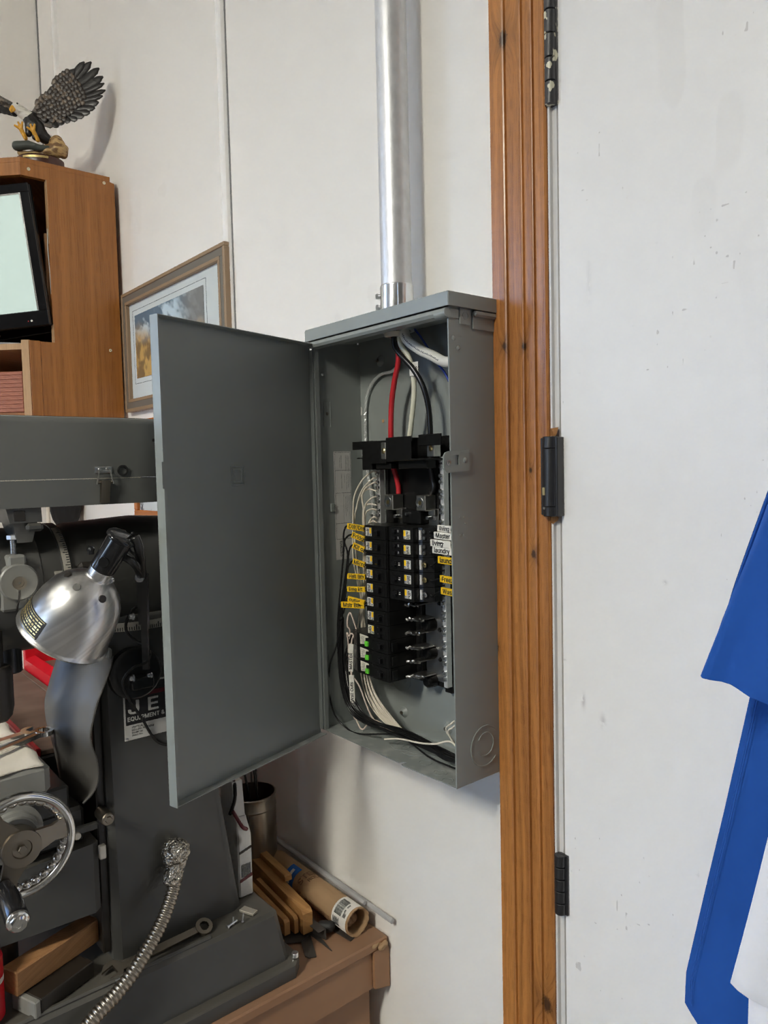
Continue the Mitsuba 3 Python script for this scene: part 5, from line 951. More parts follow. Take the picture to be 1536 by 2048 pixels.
lk2 = part(bc, 'latch', join(bx(cx1, cx1 + 0.0018, ly - 0.014, ly + 0.014, 1.6035, 1.6140, 0.0008), *[lathe([(0, 0.002), (0.002, 0.0015), (0.003, 0)], (cx1 + 0.0018, ly + s * 0.006, 1.6100), (1, 0, 0), 10) for s in (-1, 1)]), 'chrome', 30, 'chrome toggle latch')
part(lk2, 'bail', tube([(cx1 + 0.006, ly - 0.013, 1.586), (cx1 + 0.007, ly - 0.0085, 1.6075), (cx1 + 0.007, ly + 0.0085, 1.6075), (cx1 + 0.006, ly + 0.013, 1.586)], 0.0013, 8, 0), 'chrome', 40)
part(lk2, 'lever', join(hull([(cx1 + 0.001, ly - 0.006, 1.5925), (cx1 + 0.010, ly - 0.006, 1.5925), (cx1 + 0.001, ly + 0.008, 1.5925), (cx1 + 0.010, ly + 0.008, 1.5925), (cx1 + 0.001, ly - 0.008, 1.556), (cx1 + 0.006, ly - 0.008, 1.556), (cx1 + 0.001, ly + 0.006, 1.556), (cx1 + 0.006, ly + 0.006, 1.556)]), cyl((cx1 + 0.006, ly - 0.012, 1.589), (cx1 + 0.006, ly + 0.012, 1.589), 0.0022)), 'old_steel')
part(bc, 'grommet', prism(ring_poly(0.0088, 0.0062, 32), (0, 1, 0), (0, 0, 1), (1, 0, 0), (cx1 - 0.001, -0.4685, 1.6075), 0.004), 'black_rubber')
gs = (-0.0400, -0.4216, 1.6573)
part(bc, 'screw', cyl((cx1 - 0.03, -0.412, gs[2]), (cx1 - 0.004, -0.412, gs[2]), 0.0026, 0.0026, 12), 'grease')
# knee, saddle, table
part(ml, 'knee', hull([(-0.25, -0.85, 0.892), (-0.052, -0.85, 0.892), (-0.052, -0.540, 0.8835), (-0.058, -0.530, 0.886), (-0.25, -0.53, 0.884), (-0.25, -0.85, 0.985), (-0.052, -0.85, 0.985), (-0.052, -0.540, 1.000), (-0.058, -0.530, 1.000), (-0.25, -0.53, 1.000)]), 'mill_paint', 30)
part(ml, 'saddle', join(bx(-0.24, -0.070, -0.80, -0.545, 1.000, 1.060, 0.006), bx(-0.25, -0.060, -0.78, -0.57, 1.058, 1.105, 0.004)), 'mill_dark')
part(ml, 'elevating_screw', cyl((-0.15, -0.66, 0.788), (-0.15, -0.66, 0.890), 0.022, 0.022, 24), 'old_steel')
tb = part(ml, 'table', join(bx(-0.62, -0.020, -0.760, -0.6060, 1.112, 1.1640, 0.010), bx(-0.60, -0.030, -0.745, -0.622, 1.098, 1.116, 0.004)), 'mill_light', 30, 'grey machine table')
# clamp knobs on the knee
kb = (-0.0450, -0.5198, 1.0426)
part(ml, 'stop_knob', join(cyl((-0.060, kb[1] - 0.003, kb[2] + 0.003), (-0.022, kb[1] - 0.003, kb[2] + 0.003), 0.0105, 0.0105, 20, 0.0015), cyl((-0.022, kb[1] - 0.003, kb[2] + 0.003), (-0.0195, kb[1] - 0.003, kb[2] + 0.003), 0.006, 0.005, 6)), 'old_steel')
kb = (-0.0450, -0.5652, 1.0235); part(ml, 'gib_bolt', cyl((-0.056, kb[1], kb[2]), (-0.044, kb[1], kb[2]), 0.0065, 0.006, 16, 0.001), 'scale_steel')
kb = (-0.0480, -0.5263, 0.9837); part(ml, 'stop_clip', bx(-0.054, -0.0440, kb[1] - 0.0055, kb[1] + 0.0055, kb[2] - 0.012, kb[2] + 0.011, 0.0016), 'scale_steel')
part(ml, 'slide_bar', bx(-0.060, -0.050, -0.72, -0.530, 1.022, 1.034, 0.002), 'mill_dark')
# handwheel at the end of the table
wc = V(*(0.0360, -0.6676, 1.0751)); RW = 0.0765
hw = part(ml, 'handwheel', lathe([(RW - 0.0065 + 0.0065 * math.cos(a) , 0.0075 * math.sin(a)) for a in np.linspace(0, 2 * np.pi, 17)], wc, (1, 0, 0), 72), 'chrome', True, 'chrome handwheel')
part(hw, 'grip_bumps', join(*[shift(trimesh.creation.icosphere(2, 0.0088), wc[0] - 0.0055, wc[1] + (RW - 0.0118) * math.cos(math.radians(a)), wc[2] + (RW - 0.0118) * math.sin(math.radians(a))) for a in range(0, 360, 12)]), 'chrome', True, None, 'stuff')
for a in (8, 128, 248):
    c, s = math.cos(math.radians(a)), math.sin(math.radians(a)); D = V(0, c, s); S = V(0, -s, c)
    pts = []
    for r, w, x in ((0.018, 0.017, 0.006), (0.045, 0.0115, 0.002), (RW - 0.009, 0.0165, -0.001)):
        for q in (-1, 1):
            for dx in (-0.0035, 0.0035): pts.append(wc + D * r + S * (w * q) + V(x + dx, 0, 0))
    part(hw, 'spoke', join(hull(pts[:8]), hull(pts[4:])), 'old_steel', 30)
part(hw, 'hub', join(lathe([(0, -0.020), (0.024, -0.020), (0.026, -0.012), (0.0275, 0.006), (0.0262, 0.0125), (0.0135, 0.0130), (0.0125, 0.0105), (0.0090, 0.0105), (0, 0.0100)], wc, (1, 0, 0), 48), hexbolt(wc + V(0.010, 0, 0), (1, 0, 0), 0.0062, 0.006)), 'old_steel', 40)
part(ml, 'dial', lathe([(0, -0.055), (0.043, -0.055), (0.0435, -0.044), (0.036, -0.042), (0.035, -0.034), (0.031, -0.032), (0.030, -0.022), (0, -0.0215)], wc, (1, 0, 0), 56), 'mill_light', 40)
h0, h1 = V(*(0.0460, -0.6911, 1.0281)), V(*(0.1120, -0.6927, 1.0132)); hd_ = unit(h1 - h0)
hh = part(hw, 'handle', lathe([(0, -0.004), (0.0085, -0.004), (0.0105, 0.004), (0.0145, 0.030), (0.0150, 0.062), (0.0135, 0.070), (0, 0.070)], h0, hd_, 32), 'black_gloss', 40, 'glossy black handle')
part(hh, 'end_cap', lathe([(0, 0.0685), (0.0142, 0.0685), (0.0150, 0.0715), (0.0138, 0.0745), (0.0118, 0.0755), (0.0118, 0.0790), (0.0095, 0.0815), (0.0035, 0.0820), (0.003, 0.0812), (0, 0.0812)], h0, hd_, 32), 'chrome', 40, 'shiny end cap')
# rubber guard hanging between column and saddle
rows = range(12)
gr = []
for i in range(len(rows)):
    t = i / (len(rows) - 1); bul = 0.016 * math.sin(t * math.pi * 1.15) 
    a = [(-0.165, -0.5463, 1.2924), (-0.165, -0.5513, 1.2724), (-0.165, -0.5592, 1.2435), (-0.165, -0.5644, 1.2185), (-0.165, -0.5627, 1.1875), (-0.165, -0.5574, 1.16), (-0.165, -0.5536, 1.137), (-0.165, -0.5513, 1.1143), (-0.165, -0.5501, 1.0874), (-0.165, -0.5495, 1.065), (-0.165, -0.5487, 1.0452), (-0.165, -0.5403, 1.0283)][i]; b_ = [(-0.036, -0.4964, 1.3067), (-0.036, -0.4997, 1.2875), (-0.036, -0.5098, 1.2607), (-0.036, -0.5189, 1.2379), (-0.036, -0.5265, 1.2109), (-0.036, -0.5315, 1.1875), (-0.036, -0.5301, 1.1666), (-0.036, -0.5255, 1.1448), (-0.036, -0.5258, 1.12), (-0.036, -0.5315, 1.101), (-0.036, -0.544, 1.0866), (-0.036, -0.5577, 1.0777)][i]
    gr.append([V(*a) * (1 - u) + V(*b_) * u + V(0.5, -0.86, 0) * (bul * (0.6 + 0.4 * math.sin(u * math.pi)) + 0.005 * math.sin(u * 6.5 + 0.5)) for u in np.linspace(0, 1, 9)])
gc = np.array(gr)
fine = np.array([spline(gc[:, j], 4) for j in range(9)]).transpose(1, 0, 2)
part(ml, 'rubber_guard', sheet(fine, 0.003), 'guard_rubber', True, 'curved dark rubber chip guard')
gb_ = (-0.0600, -0.5017, 1.3084)
part(ml, 'guard_clamp', bx(-0.150, -0.034, -0.509, -0.500, gb_[2] - 0.006, gb_[2] + 0.012, 0.003), 'mill_light', 30)
# name plate on the column
py0, py1, pz0, pz1 = -0.4810, -0.372, 1.1555, 1.2515
ku = V(0, 1, 0); kv = V(0, 0, 1)
npk = part(ml, 'name_plate', bx(-0.0500, -0.0490, py0, py1, pz0, pz1, 0.0004), 'label_paper', 30, 'metal maker plate with black lettering panel')
part(npk, 'black_panel', bx(-0.0491, -0.0487, py0 + 0.003, py1 - 0.002, 1.1815, pz1 - 0.003), 'ink', False)
part(npk, 'red_stripe', bx(-0.0487, -0.0484, py0 + 0.004, py1 - 0.002, 1.2265, 1.2340), 'maroon', False)
for ch, dy, w_ in (('J', 0.0050, 0.0215), ('E', 0.0385, 0.0215), ('T', 0.0720, 0.0225)): part(npk, 'lettering', text(ch, 0.0215, (-0.0487, py0 + dy, 1.2000), ku, kv, 0.0004, True, w_), 'label_paper', False)
part(npk, 'lettering', text('EQUIPMENT & TOOLS', 0.0068, (-0.0487, py0 + 0.0050, 1.1880), ku, kv, 0.0004, True, 0.099), 'label_paper', False)
for i, w_ in enumerate(('VERTICAL', 'MILLING MACHINE', 'Model No.', 'Stock No.')):
    part(npk, 'lettering', text(w_, 0.0030, (-0.0490, py0 + 0.012, 1.1755 - 0.0046 * i), ku, kv, 0.0003, True), 'ink', False)
for yy in (py0 + 0.004, py1 - 0.004): part(npk, 'rivet', lathe([(0, 0.0014), (0.0014, 0.001), (0.002, 0)], (-0.0490, yy, pz0 + 0.004), (1, 0, 0), 10), 'zinc')
# foil-taped cable hose out of the column
hz = thing('flexible_conduit', 'ribbed flexible metal hose taped with foil to the side of the milling machine', 'flexible conduit')
hp = [(-0.0300, -0.4093, 0.9269), (-0.0220, -0.4136, 0.9105), (-0.0100, -0.4290, 0.8838), (0.0000, -0.4523, 0.8519), (0.0080, -0.4772, 0.8280), (0.0160, -0.5063, 0.8040), (0.0220, -0.5359, 0.7856), (0.0270, -0.5654, 0.7729), (0.0300, -0.5935, 0.7570), (0.0260, -0.6260, 0.7378)]
cpt = spline(hp, 60); L_ = np.r_[0, np.cumsum(np.linalg.norm(np.diff(cpt, axis=0), axis=1))]
s_u = np.linspace(0, L_[-1], 44 * 8); cu = np.array([np.interp(s_u, L_, cpt[:, i]) for i in range(3)]).T
part(hz, 'hose', tube(cu, 0.0102, 18, 0, True, lambda t: 0.0094 + 0.0011 * t + 0.0019 * abs(math.sin(math.pi * 44 * t))), 'hose_steel', True)
fo = blob([(V(*(-0.0300, -0.4084, 0.9480)), 0.0230, V(*(-0.0300, -0.4104, 0.9442)), 0.0220), (V(*(-0.0300, -0.4104, 0.9442)), 0.0210, V(*(-0.0270, -0.4107, 0.9251)), 0.0160), (V(*(-0.0270, -0.4107, 0.9251)), 0.0160, V(*(-0.0200, -0.4218, 0.9074)), 0.0145)], 0.0030, 3)
fo.vertices += fo.vertex_normals * (0.010 * (meshkit.fbm(fo.vertices * 110.0, 3)[:, None] - 0.5))
part(hz, 'foil_tape', fo, 'foil', False, 'crumpled foil tape')

# ------------------------------------------------------------------ work lamp on the column
lm = thing('work_lamp', 'black jointed work lamp with a bell-shaped aluminium shade clamped to the milling machine', 'lamp')
Rt, Fw, Up = V(0.638, 0.770, -0.024), V(-0.770, 0.636, -0.059), V(-0.03, 0.056, 0.998)
A = V(*(0.0580, -0.5402, 1.4632)); SL = 0.945; dS = unit(-0.56 * Rt - 0.83 * Up + 0.17 * Fw)
part(lm, 'shade', lathe([(0.0182, 0), (0.0188, 0.0005), (0.0188, 0.014), (0.0215, 0.0185), (0.034, 0.0245), (0.047, 0.036), (0.0575, 0.052), (0.0645, 0.074), (0.0682, 0.098), (0.0708, 0.124), (0.0740, 0.127), (0.0752, 0.1295), (0.0740, 0.132), (0.0700, 0.131), (0.0672, 0.098), (0.0635, 0.074), (0.0565, 0.053), (0.046, 0.0375), (0.0335, 0.0262), (0.018, 0.0200)], (0, 0, 0), dS, 72).apply_scale(SL).apply_translation(A), 'spun_aluminium', 50, 'spun aluminium bell shade')
su, sv, _ = frame_of(dS)
for k_, (a_, h_) in enumerate([(150, 0.031), (210, 0.031), (255, 0.031)]):
    o = A + dS * h_ * SL; r_ = unit(-Fw * math.cos(math.radians(a_ - 200)) + np.cross(dS, -Fw) * math.sin(math.radians(a_ - 200))); r_ = unit(r_ - dS * (r_ @ dS))
    part(lm, 'vent_hole', cyl(o + r_ * 0.0383, o + r_ * 0.0402 - dS * 0.0012, 0.0058, 0.0056, 18), 'grease', 30)
Lb = unit(-0.80 * Rt - 0.62 * Fw); Lb = unit(Lb - dS * (Lb @ dS)); Lc = np.cross(dS, Lb)
def shade_patch(a0, a1, h0, h1, off):
    pr = [(0.0645, 0.074), (0.0682, 0.098), (0.0708, 0.124)]
    rr = lambda h: np.interp(h, [q[1] for q in pr], [q[0] for q in pr])
    return sheet(np.array([[A + dS * (h * SL) + (rr(h) * SL + off) * (math.cos(math.radians(a)) * Lb + math.sin(math.radians(a)) * Lc) for h in np.linspace(h0, h1, 4)] for a in np.linspace(a0, a1, 14)]), 0.0005)
sl_ = part(lm, 'warning_label', shade_patch(-36, 30, 0.0930, 0.1230, 0.0006), 'ink', True, 'black sticker with gold print')
gl = [shade_patch(-34, 28, 0.0942, 0.0950, 0.0009), shade_patch(-34, 28, 0.1212, 0.1220, 0.0009)]
rgp = np.random.default_rng(5)
for i in range(5):
    a = -32
    while a < 24:
        w_ = rgp.uniform(2, 7); gl.append(shade_patch(a, min(a + w_, 26), 0.0975 + i * 0.0047, 0.0995 + i * 0.0047 + (0.001 if i == 2 else 0), 0.0009)); a += w_ + 1.6
part(sl_, 'print', join(*gl), 'gold', False, None, 'stuff')
sk2 = part(lm, 'socket', lathe([(0, -0.066), (0.014, -0.066), (0.0215, -0.063), (0.0238, -0.060), (0.0238, -0.057), (0.0205, -0.0545), (0.0198, -0.002), (0.0188, 0.002), (0.0, 0.002)], (0, 0, 0), dS, 40).apply_scale(SL).apply_translation(A), 'black_gloss', 40, 'glossy black lamp socket')
part(sk2, 'switch', cyl(A - dS * 0.012 - Fw * 0.0185 + Rt * 0.003, A - dS * 0.012 - Fw * 0.0225 + Rt * 0.003, 0.0085, 0.0075, 20), 'black_plastic', 30)
for q in (V(*(0.0500, -0.5059, 1.5123)), V(*(0.0560, -0.5564, 1.4928))):
    part(sk2, 'ear', join(cyl(q + Fw * 0.003, q - Fw * 0.002, 0.0052, 0.0052, 16), bx(q[0] - 0.003, q[0] + 0.003, q[1] - 0.004, q[1] + 0.004, q[2] - 0.008, q[2])), 'black_plastic', 30)
    part(sk2, 'ear_screw', cyl(q - Fw * 0.002, q - Fw * 0.0035, 0.0022, 0.002, 10), 'zinc')
q = V(*(0.0580, -0.5300, 1.4433)); part(lm, 'shade_screw', cyl(q + Fw * 0.004, q - Fw * 0.003, 0.0048, 0.0042, 16, 0.0006), 'zinc')
J1, J2, J3 = V(*(0.0300, -0.4741, 1.4388)), V(*(0.0120, -0.4669, 1.3677)), V(*(-0.0160, -0.4555, 1.2788))
part(lm, 'bracket', join(tube([A - dS * 0.058 + Rt * 0.016 + Fw * 0.006, A - dS * 0.030 + Rt * 0.036 + Fw * 0.01, J1 + Fw * 0.006], 0.0075, 10, 6), tube([A - dS * 0.022 + Rt * 0.018 + Fw * 0.004, A - dS * 0.006 + Rt * 0.042 + Fw * 0.008, J1 + Fw * 0.006], 0.0060, 10, 6)), 'black_iron', True, 'curved black bracket')
part(lm, 'upper_arm', hull([J1 + Rt * a + Up * 0.006 + Fw * f_ for a in (-0.008, 0.010) for f_ in (0.002, 0.012)] + [J2 + Rt * a - Up * 0.008 + Fw * f_ for a in (-0.006, 0.008) for f_ in (0.002, 0.012)]), 'black_iron', 30)
part(lm, 'lower_arm', hull([J2 + Rt * a + Up * 0.02 + Fw * f_ for a in (-0.004, 0.006) for f_ in (0.003, 0.010)] + [J3 + Rt * a + Fw * f_ for a in (-0.004, 0.006) for f_ in (0.003, 0.010)]), 'black_iron', 30)
def lbolt(c, r, d=None):
    d = -Fw if d is None else d
    return join(cyl(c, c + d * 0.003, r, r, 20, 0.0005), cyl(c + d * 0.003, c + d * 0.008, r * 0.78, r * 0.72, 16, 0.0008))
part(lm, 'pivot_bolt', lbolt(J1, 0.0075), 'zinc')
for (a, b_) in (((0.0180, -0.4818, 1.3764), 0.0058), ((-0.0120, -0.4750, 1.2701), 0.0062), ((-0.0160, -0.4432, 1.2680), 0.0050)):
    part(lm, 'pivot_bolt', lbolt(V(*a), b_, unit(-Rt * 0.8 - Fw * 0.6)), 'zinc')
db = (-0.0500, -0.4610, 1.2700)
part(lm, 'magnetic_base', join(lathe([(0, 0.016), (0.038, 0.016), (0.0435, 0.012), (0.0445, 0.002), (0.0445, 0.0002), (0, 0.0002)], db, (1, 0, 0), 56), bx(-0.036, -0.014, -0.478, -0.440, 1.248, 1.268, 0.002)), 'black_iron', 40, 'round black magnetic base')
part(lm, 'cord', tube([A - dS * 0.064 + Rt * 0.012, (0.0400, -0.4933, 1.4877), (0.0340, -0.4752, 1.4684), (0.0280, -0.4648, 1.4495), (0.0120, -0.4568, 1.4108), (0.0040, -0.4635, 1.3921), (0.0040, -0.4777, 1.3851), (0.0020, -0.4882, 1.3670), (-0.0040, -0.4860, 1.3488), (-0.0140, -0.4682, 1.3304), (-0.0100, -0.4552, 1.3214), (-0.0200, -0.4434, 1.3026), (-0.0080, -0.4555, 1.2928), (-0.0060, -0.4764, 1.2897), (-0.0100, -0.4902, 1.2769), (-0.0180, -0.4912, 1.2590), (-0.0300, -0.4766, 1.2283), (-0.0420, -0.4532, 1.1904), (-0.0450, -0.4377, 1.1592), (-0.0460, -0.4239, 1.1406), (-0.0460, -0.4001, 1.1283)], 0.0023, 8, 8), 'black_rubber', True, 'grey-black cord')

# ------------------------------------------------------------------ tool chest behind the table
tc = thing('tool_chest', 'red metal tool chest with a dusty brown top behind the milling table', 'tool chest')
part(tc, 'body', join(bx(-0.96, -0.336, -0.560, -0.250, BZ + 0.0008, 0.82, 0.003), bx(-0.96, -0.268, -0.560, -0.250, 0.82, 1.086, 0.003)), 'mill_dark')
part(tc, 'front_panel', bx(-0.958, -0.270, -0.566, -0.5605, 0.95, 1.0855, 0.002), 'red_paint')
part(tc, 'top_mat', bx(-0.955, -0.272, -0.557, -0.424, 1.0865, 1.098, 0.002), 'dusty_mat', 30, 'dusty brown mat')
part(tc, 'lip', bx(-0.96, -0.268, -0.567, -0.5575, 1.0862, 1.1035, 0.002), 'red_paint')
part(tc, 'mat_ridge', bx(-0.88, -0.272, -0.442, -0.437, 1.098, 1.1005, 0.001), 'dusty_mat')
part(tc, 'rear_bin', join(bx(-0.945, -0.925, -0.420, -0.252, 1.0865, 1.290, 0.002), bx(-0.290, -0.268, -0.420, -0.252, 1.0865, 1.290, 0.002), hull([(-0.926, -0.421, 1.0865), (-0.926, -0.395, 1.0865), (-0.926, -0.421, 1.122), (-0.926, -0.395, 1.128), (-0.289, -0.421, 1.0865), (-0.289, -0.395, 1.0865), (-0.289, -0.421, 1.122), (-0.289, -0.395, 1.128)]),
     bx(-0.926, -0.289, -0.395, -0.345, 1.0865, 1.108), bx(-0.926, -0.289, -0.347, -0.330, 1.0865, 1.290), bx(-0.945, -0.268, -0.420, -0.252, 1.290, 1.300, 0.002)), 'red_paint', 30, 'open red bin along the back')
part(tc, 'ledge_dust', bx(-0.92, -0.295, -0.394, -0.348, 1.108, 1.1088), 'dusty_mat', False)

# ------------------------------------------------------------------ things on the milling table and base
rgt = np.random.default_rng(31)
def towel(name, label, x0, x1, y0, y1, z, th, rot):
    nx_, ny_ = 34, 20; g = []
    for i in range(nx_):
        row = []
        for j in range(ny_):
            u, v = i / (nx_ - 1), j / (ny_ - 1)
            x, y = x0 + (x1 - x0) * u, y0 + (y1 - y0) * v
            p = V(x, y, 0); e = min(u, 1 - u, v, 1 - v)
            zz = z + th + 0.0028 * float(meshkit.fbm(p * 26.0, 3, 4)) - (0.0035 if e < 0.03 else 0) 
            xx = x + 0.0022 * math.sin(y * 90) * (1 if u > 0.9 else 0) ; yy = y + 0.0030 * math.sin(x * 70 + 1) * (1 if v > 0.9 or v < 0.1 else 0)
            row.append((xx, yy, zz))
        g.append(row)
    return solo(name, label, 'paper towel', sheet(np.array(g), th * 2), 'towel', True)
towel('paper_towel', 'crumpled cream paper towel spread on the milling machine table under two wrenches', -0.50, -0.0215, -0.752, -0.6150, 1.1640, 0.0012, 0)
def wrench_poly(L, ro, ri, w0, w1, jaw):
    from shapely.geometry import Polygon as PGW2, Point as PW
    from shapely.ops import unary_union
    ring = PW(0, 0).buffer(ro, 12)
    sh = PGW2([(ro * 0.4, -w0 / 2), (L * 0.5, -w1 / 2), (L - jaw * 0.5, -w0 / 2 * 1.05), (L - jaw * 0.5, w0 / 2 * 1.05), (L * 0.5, w1 / 2), (ro * 0.4, w0 / 2)])
    hd_ = PW(L, 0).buffer(jaw, 10); a = math.radians(15)
    cut = PGW2([(L - jaw * 0.25, -jaw * 0.46), (L + jaw * 1.6, -jaw * 0.46), (L + jaw * 1.6, jaw * 0.46), (L - jaw * 0.25, jaw * 0.46)])
    from shapely import affinity as AF
    hd_ = hd_.difference(AF.rotate(cut, 15, origin=(L, 0)))
    pts12 = [(ri * (1.0 if i % 2 == 0 else 0.86) * math.cos(i * math.pi / 12), ri * (1.0 if i % 2 == 0 else 0.86) * math.sin(i * math.pi / 12)) for i in range(24)]
    return ring.union(sh).difference(PGW2(pts12)), hd_, sh
def make_wrench(label, c, toward, up, L, ro, ri, w0, w1, jaw, th, bsdf, flip=False):
    k = thing('wrench', label, 'wrench'); u = unit(V(*toward) - V(*c)); n = unit(V(*up) - u * (V(*up) @ u)); v = np.cross(n, u)
    body, hd_, sh = wrench_poly(L, ro, ri, w0, w1, jaw)
    part(k, 'shank', prism(sh.buffer(-0.0002), u, v, n, V(*c) + n * (th * 0.15), th * 0.7), bsdf, 30)
    ring = body.difference(sh.difference(__import__('shapely').geometry.Point(0, 0).buffer(ro * 0.98)))
    gm = max(getattr(ring, 'geoms', [ring]), key=lambda g: g.area)
    part(k, 'ring_end', prism(gm, u, v, n, V(*c), th), bsdf, 30)
    gm = max(getattr(hd_, 'geoms', [hd_]), key=lambda g: g.area)
    part(k, 'open_end', prism(gm, u, v, n, V(*c) + n * (th * 0.1), th * 0.8), bsdf, 30)
    return k
make_wrench('shiny combination wrench nearest the camera on the paper towel, ring end showing', (-0.1351, -0.5844, 1.1720), (-0.0907, -0.6610, 1.1720), (0.15, -0.1, 1), 0.21, 0.0145, 0.0095, 0.0130, 0.0105, 0.016, 0.0075, 'chrome')
wj = make_wrench('shiny combination wrench lying behind another on the paper towel, open jaw showing', V(*(-0.1487, -0.5980, 1.1735)) + unit(V(*(-0.1339, -0.6514, 1.1735)) - V(*(-0.1487, -0.5980, 1.1735))) * 0.200, (-0.1499, -0.5992, 1.1735), (0.15, -0.1, 1), 0.196, 0.0135, 0.009, 0.0115, 0.0095, 0.0150, 0.0068, 'chrome')
wl0, wl1 = V(*(-0.0297, -0.3635, 0.7930)), V(*(-0.0257, -0.5266, 0.7890))
make_wrench('long dull combination wrench lying along the milling machine base', wl0, wl1, (0.55, -0.1, 1), float(np.linalg.norm(wl1 - wl0)), 0.0150, 0.0090, 0.0120, 0.0135, 0.0170, 0.0070, 'old_steel')
def screw_bit(label, a, b_, r=0.0022, hr=0.0042):
    k = thing('screw', label, 'screw', None); a, b_ = V(*a), V(*b_); d = unit(b_ - a)
    part(k, 'shaft', cyl(a, b_, r, r, 12, 0.0004), 'zinc'); part(k, 'screw_head', cyl(a - d * 0.003, a, hr, hr, 14, 0.0006), 'zinc')
screw_bit('small bright screw lying just beyond the ring of the long wrench', (-0.0089, -0.3255, 0.7895), (-0.0108, -0.3073, 0.7930), 0.0020)
screw_bit('tiny screw standing upright near the column foot', (-0.0113, -0.3152, 0.7905), tuple(V(*(-0.0113, -0.3152, 0.7905)) + V(0, 0.001, 0.011)), 0.0015, 0.0028)
screw_bit('thin screw standing below the small steel bar on the base', (-0.0064, -0.2986, 0.7905), tuple(V(*(-0.0064, -0.2986, 0.7905)) + V(0, 0.002, 0.013)), 0.0013, 0.0024)
q = V(*(-0.0272, -0.2748, 0.7890)); solo('steel_bar', 'small flat grey steel bar lying on the rear of the machine base', 'steel bar', rotm(bx(q[0] - 0.016, q[0] + 0.016, q[1] - 0.0075, q[1] + 0.0075, 0.7868, 0.7915, 0.0008), 22, (0, 0, 1), q), 'scale_steel')
q = V(*(-0.0018, -0.5231, 0.7890)); solo('steel_pin', 'thin bright steel pin by the open end of the long wrench', 'pin', tube([(-0.0018, -0.5311, 0.7895), (0.0025, -0.5067, 0.7895)], 0.0022, 10, 4), 'zinc', True)
# wooden block leaning on a dark block
f0, f1 = V(-0.028, -0.668, 0.8525), V(-0.088, -0.523, 0.8500)
def skew_block(a, b_, w, h, drop=0.0, ch=0.0016):
    a, b_ = V(*a), V(*b_); u = unit(b_ - a); v = unit(np.cross(V(0, 0, 1), u)); n = np.cross(u, v); L = np.linalg.norm(b_ - a)
    return xf(bx(0, L, 0, w, -h, 0, ch), mat4(u, v, n, a))
solo('wood_block', 'rough tan wooden block leaning on a dark block at the front of the machine base', 'wood block', skew_block(f0, f1, 0.034, 0.038), 'wood_block')
dk0 = V(0.0030, -0.652, 0.8135)
dkk = thing('dark_block', 'low dark block with a grey end under the tan wooden block', 'block')
part(dkk, 'body', skew_block((-0.0020, -0.642, 0.8128), (-0.040, -0.551, 0.8128), 0.055, 0.026), 'grease')
part(dkk, 'end_face', skew_block((0.0018, -0.6512, 0.8128), (-0.00205, -0.6418, 0.8128), 0.055, 0.026), 'mill_light', 30, 'pale dusty end')
cn_ = V(*(-0.0450, -0.7124, 0.7878)); cn_[2] = 0.7866
kc2 = thing('drink_can', 'red and white can standing on the machine base by the picture edge', 'can')
part(kc2, 'body', lathe([(0, 0.002), (0.024, 0.001), (0.030, 0.008), (0.030, 0.098), (0.026, 0.108), (0.0255, 0.111), (0, 0.110)], cn_, (0, 0, 1), 40), 'soda_red', 40)
part(kc2, 'band', lathe([(0.0303, 0.062), (0.0303, 0.070)], cn_, (0, 0, 1), 40), 'white_tag', 40)

# ------------------------------------------------------------------ things on the bench behind the machine
CC = V(-0.335, -0.092, BZ + 0.0006)
cs = thing('canister', 'tall tarnished steel canister holding thin black rods on the bench', 'canister')
part(cs, 'body', lathe([(0, 0), (0.054, 0), (0.055, 0.002), (0.055, 0.196), (0.0535, 0.1965), (0.0535, 0.004), (0, 0.004)], CC, (0, 0, 1), 56), 'can_steel', 40)
part(cs, 'rim', lathe([(0.0548, 0.166), (0.0562, 0.168), (0.0562, 0.171), (0.0552, 0.173), (0.0552, 0.192), (0.0568, 0.194), (0.0568, 0.198), (0.0535, 0.199), (0.053, 0.180)], CC, (0, 0, 1), 56), 'can_steel', 40)
sa = math.radians(-38); part(cs, 'side_seam', bx(-0.0006, 0.0006, -0.0006, 0.0006, 0.003, 0.165).apply_transform(mat4((1, 0, 0), (0, 1, 0), (0, 0, 1), CC + 0.0551 * V(math.cos(sa), math.sin(sa), 0))), 'grease', False)
for i, (dx, dy, ex_, ey_, r_, lb) in enumerate([(0.020, 0.012, -0.030, -0.034, 0.0026, 'thickest of the black rods in the steel canister'), (0.030, 0.010, 0.012, -0.004, 0.0018, 'black rod in the steel canister, left of the rightmost one'), (0.036, 0.004, 0.024, 0.002, 0.0018, 'rightmost black rod in the steel canister'), (0.000, 0.000, -0.060, -0.050, 0.0016, 'black rod leaning furthest left in the steel canister')]):
    solo('steel_rod', lb, 'rod', tube([CC + V(dx, dy, 0.008), CC + V(dx + (ex_ - dx) * 0.62, dy + (ey_ - dy) * 0.62, 0.26) if False else CC + V(dx * 0.4 + ex_ * 0.4, dy * 0.4 + ey_ * 0.4, 0.22), CC + V(ex_ * 0.75, ey_ * 0.75, 0.33)], r_, 8, 4), 'black_iron', True)
jg_ = thing('oil_jug', 'white plastic oil jug with dark bands and a barcode behind the machine column', 'jug')
jx0, jx1, jy0, jy1 = -0.185, -0.0760, -0.2660, -0.2360
